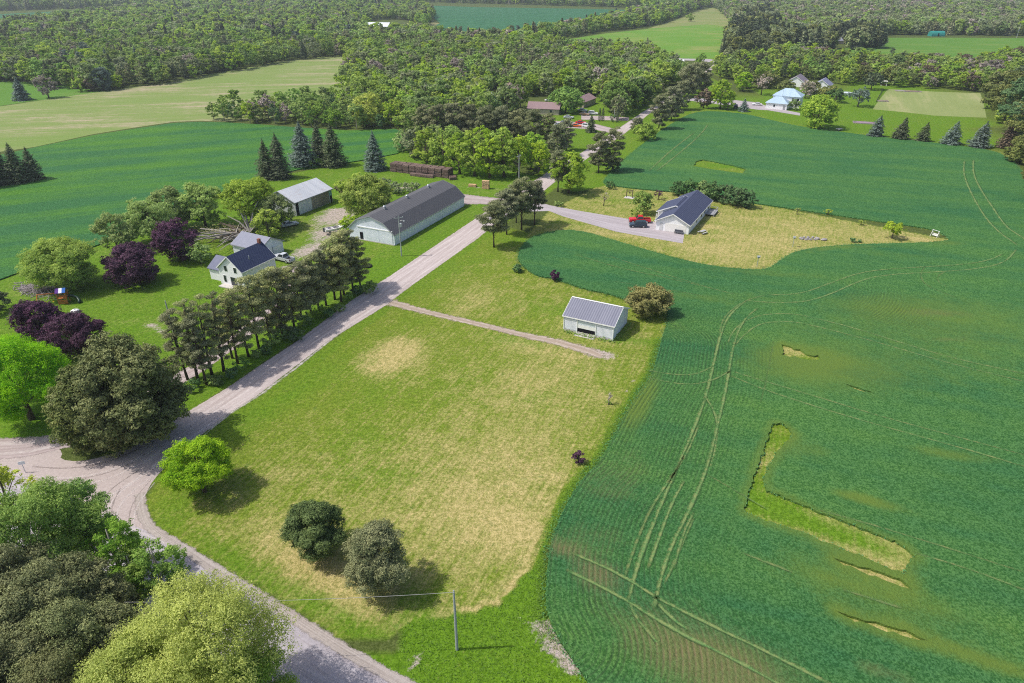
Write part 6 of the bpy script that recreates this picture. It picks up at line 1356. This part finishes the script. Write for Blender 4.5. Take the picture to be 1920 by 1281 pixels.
# weeds along the walls of the drive shed
rng = np.random.RandomState(6)
def weeds(label, pts, hgt, size, n, spread, parent=None):
    P = []
    for _ in range(n):
        i = rng.randint(len(pts)-1); q = rng.uniform(); a, c = pts[i], pts[i+1]
        P.append((a[0]*(1-q)+c[0]*q+rng.normal(0,spread), a[1]*(1-q)+c[1]*q+rng.normal(0,spread), abs(rng.normal(0,hgt*.5))+.03))
    o = link('weeds', leaves('weeds', np.array(P), np.tile([0,0,.6],(n,1)), size, np.full(n,.45), rng), LEAF['weed']); tag(o, label, 'weeds', kind='stuff'); return o
weeds('weeds growing along the front and side walls of the drive shed', [at(1058,622), at(1100,632), at(1149,642), at(1180,610)], .5, .34, 420, .35)

def scatter_line(P, n, spread, h0, rng):
    P = np.array(P); seg = np.hypot(*(np.roll(P, -1, 0)-P).T); k = rng.choice(len(P), n, p=seg/seg.sum()); q = rng.uniform(0,1,n)[:,None]
    X = P[k]*(1-q)+np.roll(P, -1, 0)[k]*q + rng.normal(0, spread, (n,2)); return np.concatenate([X, (h0*rng.uniform(.35,1.1,n))[:,None]], 1)
rng = np.random.RandomState(16); A = []
for lp, n, sp, h0 in [(CROP, 20000, .35, .36), (L_PATCH, 500, .12, .34)]: A.append(scatter_line(lp, n, sp, h0, rng))
A = np.concatenate(A); A = A[(A[:,1] < 270) & (A[:,1] > 30)]
fr = link('crop_fringe', leaves('crop_fringe', A, np.tile([-.3,0,.8],(len(A),1)), .34, np.full(len(A),.5), rng, .3, .6), LEAF['cropblade'], crop); fr['kind'] = 'stuff'
n = 26000; X = rng.uniform(-22, 16, n); Y = rng.uniform(34, 62, n); ok = in_poly(TALL, X, Y); X, Y = X[ok], Y[ok]
d_ = seg_dist(lot_edge, X, Y); P = [np.stack([X, Y, rng.uniform(.03,.30,len(X))], 1)]
Q = scatter_line(lot_edge+lot_edge[::-1], 7000, .5, .28, rng); Q[:,0] -= .5; P.append(Q)
Q = scatter_line(tongue_edge[:6]+tongue_edge[:6][::-1], 2500, .5, .25, rng); P.append(Q)
P = np.concatenate(P); go_ = link('tall_grass', leaves('tall_grass', P, np.tile([-.3,0,.7],(len(P),1)), .20, np.full(len(P),.45)+rng.normal(0,.1,len(P)), rng, .3, .7), LEAF['weed']); tag(go_, 'rough tall grass along the crop edge and around the bare pole', 'tall grass', kind='stuff')
# ------------------------------------------------------------------ woods
def FP(*pts): return world_poly(pts)
WOODS = {   # ground areas covered by trees; (polygon, mix)
 'left': (FP((-400,175),(0,154),(60,160),(120,168),(190,172),(300,159),(400,141),(480,126),(530,116),(632,106),(690,108),(700,70),(745,58),(690,58),(680,40),(745,36),(800,50),(815,30),(790,16),(760,6),(640,4),(300,10),(270,22),(120,40),(0,56),(-400,80)), 'mixed'),
 'hedgerow': (FP((395,226),(430,228),(480,232),(560,237),(650,243),(742,244),(760,262),(800,262),(860,250),(830,215),(700,185),(640,195),(560,208),(480,212),(420,215)), 'hedge'),
 'centre': (FP((640,195),(700,205),(790,235),(900,235),(985,212),(985,200),(915,200),(905,180),(960,180),(1010,182),(1050,180),(1120,200),(1190,205),(1250,165),(1290,150),(1240,130),(1230,112),(1150,104),(1040,100),(1030,88),(960,82),(840,80),(780,66),(700,70),(690,108),(655,115),(655,150)), 'fresh'),
 'line': (FP((940,84),(1000,78),(1075,70),(1140,58),(1212,52),(1262,38),(1310,18),(1335,12),(1300,6),(1220,18),(1180,34),(1120,46),(1030,66),(965,78)), 'mixed'),
 'top': (FP((-600,26),(-100,24),(100,18),(300,12),(640,3),(800,5),(1000,10),(1220,16),(1330,10),(1480,10),(1480,-10),(1000,-22),(-600,-20)), 'far'),
 'right': (FP((1375,112),(1390,60),(1420,44),(1470,80),(1560,74),(1660,66),(1790,67),(1960,68),(2300,72),(2300,-15),(1480,-15),(1335,12),(1370,40)), 'aspen'),
 'conifers': (FP((1350,115),(1380,40),(1440,30),(1470,84),(1560,88),(1560,70),(1640,66),(1655,92),(1600,94),(1480,92),(1420,112)), 'conifer'),
 'behind': (FP((1340,150),(1420,158),(1480,152),(1520,155),(1560,165),(1620,158),(1680,164),(1760,168),(1842,174),(1900,180),(2100,190),(2100,120),(1919,108),(1800,132),(1700,126),(1560,116),(1480,106),(1400,118),(1340,130)), 'hedge2'),
 'yard': (FP((1160,236),(1140,210),(1190,200),(1230,180),(1280,160),(1250,190),(1200,225)), 'pine'),
 'crossing': (FP((1300,150),(1345,138),(1400,145),(1350,120),(1310,125)), 'hedge'),
}
MIX = {'mixed': [('c','spruce',.06),('b','fresh',.20),('b','mid',.28),('b','poplar',.14),('b','aspen',.12),('b','willow',.08),('b','bare',.03),('c','blue',.02),('c','pinedark',.09)],
 'hedge': [('b','poplar',.14),('b','mid',.34),('b','hedge',.10),('b','fresh',.16),('b','willow',.12),('b','bare',.05),('c','pinedark',.09)],
 'hedge2': [('c','spruce',.08),('b','cedar',.16),('b','mid',.24),('b','fresh',.28),('b','willow',.08),('b','brown',.08),('b','bare',.05)],
 'fresh': [('b','fresh',.24),('b','mid',.28),('b','aspen',.18),('b','willow',.18),('b','bare',.05),('c','pinedark',.07)],
 'aspen': [('b','aspen',.48),('b','mid',.18),('b','fresh',.08),('b','bare',.08),('b','willow',.07),('c','pinedark',.11)],
 'conifer': [('c','spruce',.65),('b','cedar',.25),('b','aspen',.10)], 'pine': [('b','pinedark',.7),('b','mid',.3)],
 'far': [('b','fresh',.16),('b','mid',.36),('b','poplar',.12),('b','aspen',.22),('c','pinedark',.14)]}
BUILDINGS_CLEAR = [(at(1252,124),14),(at(1021,212),14),(at(1092,197),13),(at(940,198),9),(at(709,60),26),(at(1494,164),11),(at(1541,172),11),(at(1573,86),12),(at(1755,72),13),(at(1655,163),5),(at(1587,180),6),(at(1030,192),6)]
def clear_sight(px, py0, py1, half):   # keep open what the photo shows open in front of a building
    return (px, py0, py1, half)
SIGHT = [clear_sight(709,57,72,30), clear_sight(940,192,200,20), clear_sight(1494,150,172,22), clear_sight(1541,152,176,16), clear_sight(1021,208,222,30), clear_sight(1252,118,132,16), clear_sight(1573,80,92,10), clear_sight(1755,66,74,16), clear_sight(1092,195,240,30), clear_sight(1655,160,175,10), clear_sight(1075,183,192,75)]
def in_sight(x, y):
    d = y*CT+CAM_H*ST; px = 960+FPX*x/d; py = 640.5-FPX*(y*ST-CAM_H*CT)/d
    return any(abs(px-a) < hw and b0 <= py <= b1 for a, b0, b1, hw in SIGHT)
rng = np.random.RandomState(77); spots = []
for area, (P, mx) in WOODS.items():
    xs = [p[0] for p in P]; ys = [p[1] for p in P]; y = min(ys)
    kinds = MIX[mx]; pr = np.array([k[2] for k in kinds]); pr /= pr.sum()
    while y < max(ys) and y < 4200:
        s = 6.2 if y < 420 else (6.8 if y < 700 else (8.0 if y < 1100 else 8.0+(y-1100)*.014))
        X = np.arange(max(min(xs), -y*.86-40), min(max(xs), y*.86+40), s); X = X+rng.uniform(-.42, .42, len(X))*s; Y = y+rng.uniform(-.4, .4, len(X))*s
        ok = in_poly(P, X, Y) if len(X) else np.zeros(0, bool)
        for xx, yy in zip(X[ok], Y[ok]):
            if any((xx-c[0])**2+(yy-c[1])**2 < q*q for c, q in BUILDINGS_CLEAR) or in_sight(xx, yy): continue
            # stands of one kind drift together
            u = (math.sin(xx*.021+yy*.013+1.3)+math.sin(xx*-.017+yy*.029))*.11
            k = kinds[min(len(kinds)-1, int(np.searchsorted(np.cumsum(pr), min(.999, max(0, rng.uniform()+u)))))]
            hs = rng.uniform(.62, 1.28); big = 1.0 if y < 1100 else 1.0+(y-1100)*.0009
            hh = {'hedge': 9.5, 'hedge2': 10.5, 'fresh': 12.5, 'conifer': 15, 'pine': 10}.get(mx, 13.0)*hs
            if area == 'hedgerow' and rng.uniform() < .3: hh *= .55
            spots.append((yy, xx, hh, k[0], k[1], area, big))
        y += s*.9
dl_ = seg_dist(ROADLINE, np.array([s[1] for s in spots]), np.array([s[0] for s in spots]))
spots = [s for s, d in zip(spots, dl_) if d > 6.5]
spots.sort()
def proto(kind, seed, leaf, h, w):
    if kind == 'b': P, N, T_, C, g = crown_broad(seed, h, w, leaf, .10, nl=40, top=.9); return leaves('crown', P, N, leaf, T_, g)
    P, N, T_, C, g = crown_spruce(seed, h, w, leaf, .06, density=.8) if seed % 2 else crown_pine(seed, h, w, leaf, .18, nb=26)
    return leaves('crown', P, N, leaf*1.1, T_, g, .45, .6)
PROTO = {'b': [proto('b', 500+i, .80, 13, 8.5+.4*(i % 3)) for i in range(6)], 'c': [proto('c', 600+i, .75, 14, 6.5) for i in range(4)]}
FARP = {'b': [proto('b', 700+i, 1.6, 13, 9.0) for i in range(4)], 'c': [proto('c', 800+i, 1.5, 14, 6.8) for i in range(4)]}
TRK = [trunk_mesh('trunk', 900+i, 11, .22, [(1.5,0,8),(-1.2,1,7),(.3,-1.6,9)], .3, limb=.5) for i in range(3)]
AREA = {'left': 'in the woods beyond the hay field', 'hedgerow': 'in the belt of trees between wheat field and hay field', 'centre': 'in the central wood above the brown roofed house', 'line': 'in the tree line below the far bluish field', 'top': 'in the farthest woods', 'right': 'in the pale wood at the upper right', 'conifers': 'in the dark stand beside the light pasture', 'behind': 'in the belt behind the right lawn', 'yard': 'beside the upper road', 'crossing': 'near the far road crossing'}
COLW = {'mid': 'mid green leafy tree', 'fresh': 'fresh yellow green tree', 'aspen': 'pale grey green tree', 'willow': 'pale yellow green tree', 'pinedark': 'dull dark pine', 'spruce': 'dark green conifer', 'bare': 'greyish budding tree', 'hedge': 'deep green leafy tree', 'cedar': 'olive green tree', 'poplar': 'bright green leafy tree', 'blue': 'bluish conifer', 'brown': 'russet brown tree'}
for m_ in TRK: m_.materials.append(PALEBARK)
for d_ in (PROTO, FARP):
    for L_ in d_.values():
        for m_ in L_: m_.materials.append(LEAF['mid'])
NEAR_N = 300
for i, (yy, xx, hh, kd, col, area, big) in enumerate(spots[:NEAR_N]):
    me = PROTO[kd][rng.randint(len(PROTO[kd]))]; nm = 'conifer_tree' if kd == 'c' else 'woodland_tree'
    t = empty(nm, (xx, yy, 0), rng.uniform(0, 6.28), COLW[col]+' '+AREA[area], 'tree', 'trees '+AREA[area])
    s = hh/(13 if kd == 'b' else 14); t.scale = (s*rng.uniform(.85,1.15), s*rng.uniform(.85,1.15), s)
    c = bpy.data.objects.new('crown', me); COL.objects.link(c); c.parent = t; c.material_slots[0].link = 'OBJECT'; c.material_slots[0].material = LEAF[col]
    k = bpy.data.objects.new('trunk', TRK[i % 3]); COL.objects.link(k); k.parent = t
print('woodland spots', len(spots))
# the rest of the woods: one mass per leaf colour is not countable, so ONE object of instanced crowns
rest = spots[NEAR_N:]
wm = bpy.data.meshes.new('woodland'); wm.vertices.add(len(rest)); wm.vertices.foreach_set('co', np.array([(s[1], s[0], 0) for s in rest], np.float32).ravel())
cols = sorted({s[4] for s in rest}); variants = []
def vkey(s): return (s[3], s[4], 0 if s[0] < 640 else 1)
keys = sorted({vkey(s) for s in rest}); wood_objs = []; vid = {}
for k in keys:
    src = (PROTO if k[2] == 0 else FARP)[k[0]]; vid[k] = []
    for me in src:
        m2 = me.copy(); m2.materials.clear(); m2.materials.append(LEAF[k[1]]); vid[k].append(len(wood_objs)); wood_objs.append(bpy.data.objects.new('crown_kind', m2))
def fattr(n, v, ty='FLOAT'):
    a = wm.attributes.new(n, ty, 'POINT'); a.data.foreach_set('value', np.array(v, np.float32 if ty == 'FLOAT' else np.int32))
fattr('kind_id', [vid[vkey(s)][rng.randint(len(vid[vkey(s)]))] for s in rest], 'INT')
fattr('size', [s[2]/(13 if s[3] == 'b' else 14)*s[6] for s in rest]); fattr('turn', rng.uniform(0, 6.28, len(rest)))
wo = bpy.data.objects.new('woodland', wm); COL.objects.link(wo); tag(wo, 'mixed woods of leafy trees and conifers filling the distance', 'woodland', kind='stuff')
ng = bpy.data.node_groups.new('woodland_trees', 'GeometryNodeTree'); ng.interface.new_socket('Geometry', in_out='INPUT', socket_type='NodeSocketGeometry'); ng.interface.new_socket('Geometry', in_out='OUTPUT', socket_type='NodeSocketGeometry')
gi = ng.nodes.new('NodeGroupInput'); go = ng.nodes.new('NodeGroupOutput'); jn = ng.nodes.new('GeometryNodeGeometryToInstance')
for ob in reversed(wood_objs):   # the last link made comes first in the instance list
    oi = ng.nodes.new('GeometryNodeObjectInfo'); oi.inputs['Object'].default_value = ob; oi.inputs['As Instance'].default_value = True
    ng.links.new(oi.outputs['Geometry'], jn.inputs[0])
ip = ng.nodes.new('GeometryNodeInstanceOnPoints'); ng.links.new(gi.outputs[0], ip.inputs['Points']); ng.links.new(jn.outputs[0], ip.inputs['Instance']); ip.inputs['Pick Instance'].default_value = True
def na(n, ty='FLOAT'):
    q = ng.nodes.new('GeometryNodeInputNamedAttribute'); q.data_type = ty; q.inputs['Name'].default_value = n; return q.outputs['Attribute']
ng.links.new(na('kind_id', 'INT'), ip.inputs['Instance Index']); cs = ng.nodes.new('ShaderNodeCombineXYZ'); ng.links.new(na('turn'), cs.inputs[2]); ng.links.new(cs.outputs[0], ip.inputs['Rotation'])
sc_ = ng.nodes.new('ShaderNodeCombineXYZ'); sz = na('size')
for i in range(3): ng.links.new(sz, sc_.inputs[i])
ng.links.new(sc_.outputs[0], ip.inputs['Scale']); ng.links.new(ip.outputs[0], go.inputs[0])
md = wo.modifiers.new('trees', 'NODES'); md.node_group = ng

# ------------------------------------------------------------------ haze: one even box of air round the whole place
hb = MB(); hb.box(-4600, 4600, -320, 9200, -1.0, 66.0); hz = Mat('pale_haze')
for l in list(hz.o.inputs['Surface'].links): hz.l.remove(l)
hz.n.remove(hz.p); pv = hz.n.new('ShaderNodeVolumePrincipled'); pv.inputs['Color'].default_value = (.78,.86,.95,1); pv.inputs['Density'].default_value = .00014; pv.inputs['Anisotropy'].default_value = .3
hz.l.new(pv.outputs[0], hz.o.inputs['Volume']); ho = hb.build('haze', hz.m); tag(ho, 'thin pale haze over the whole countryside', 'haze', kind='stuff')
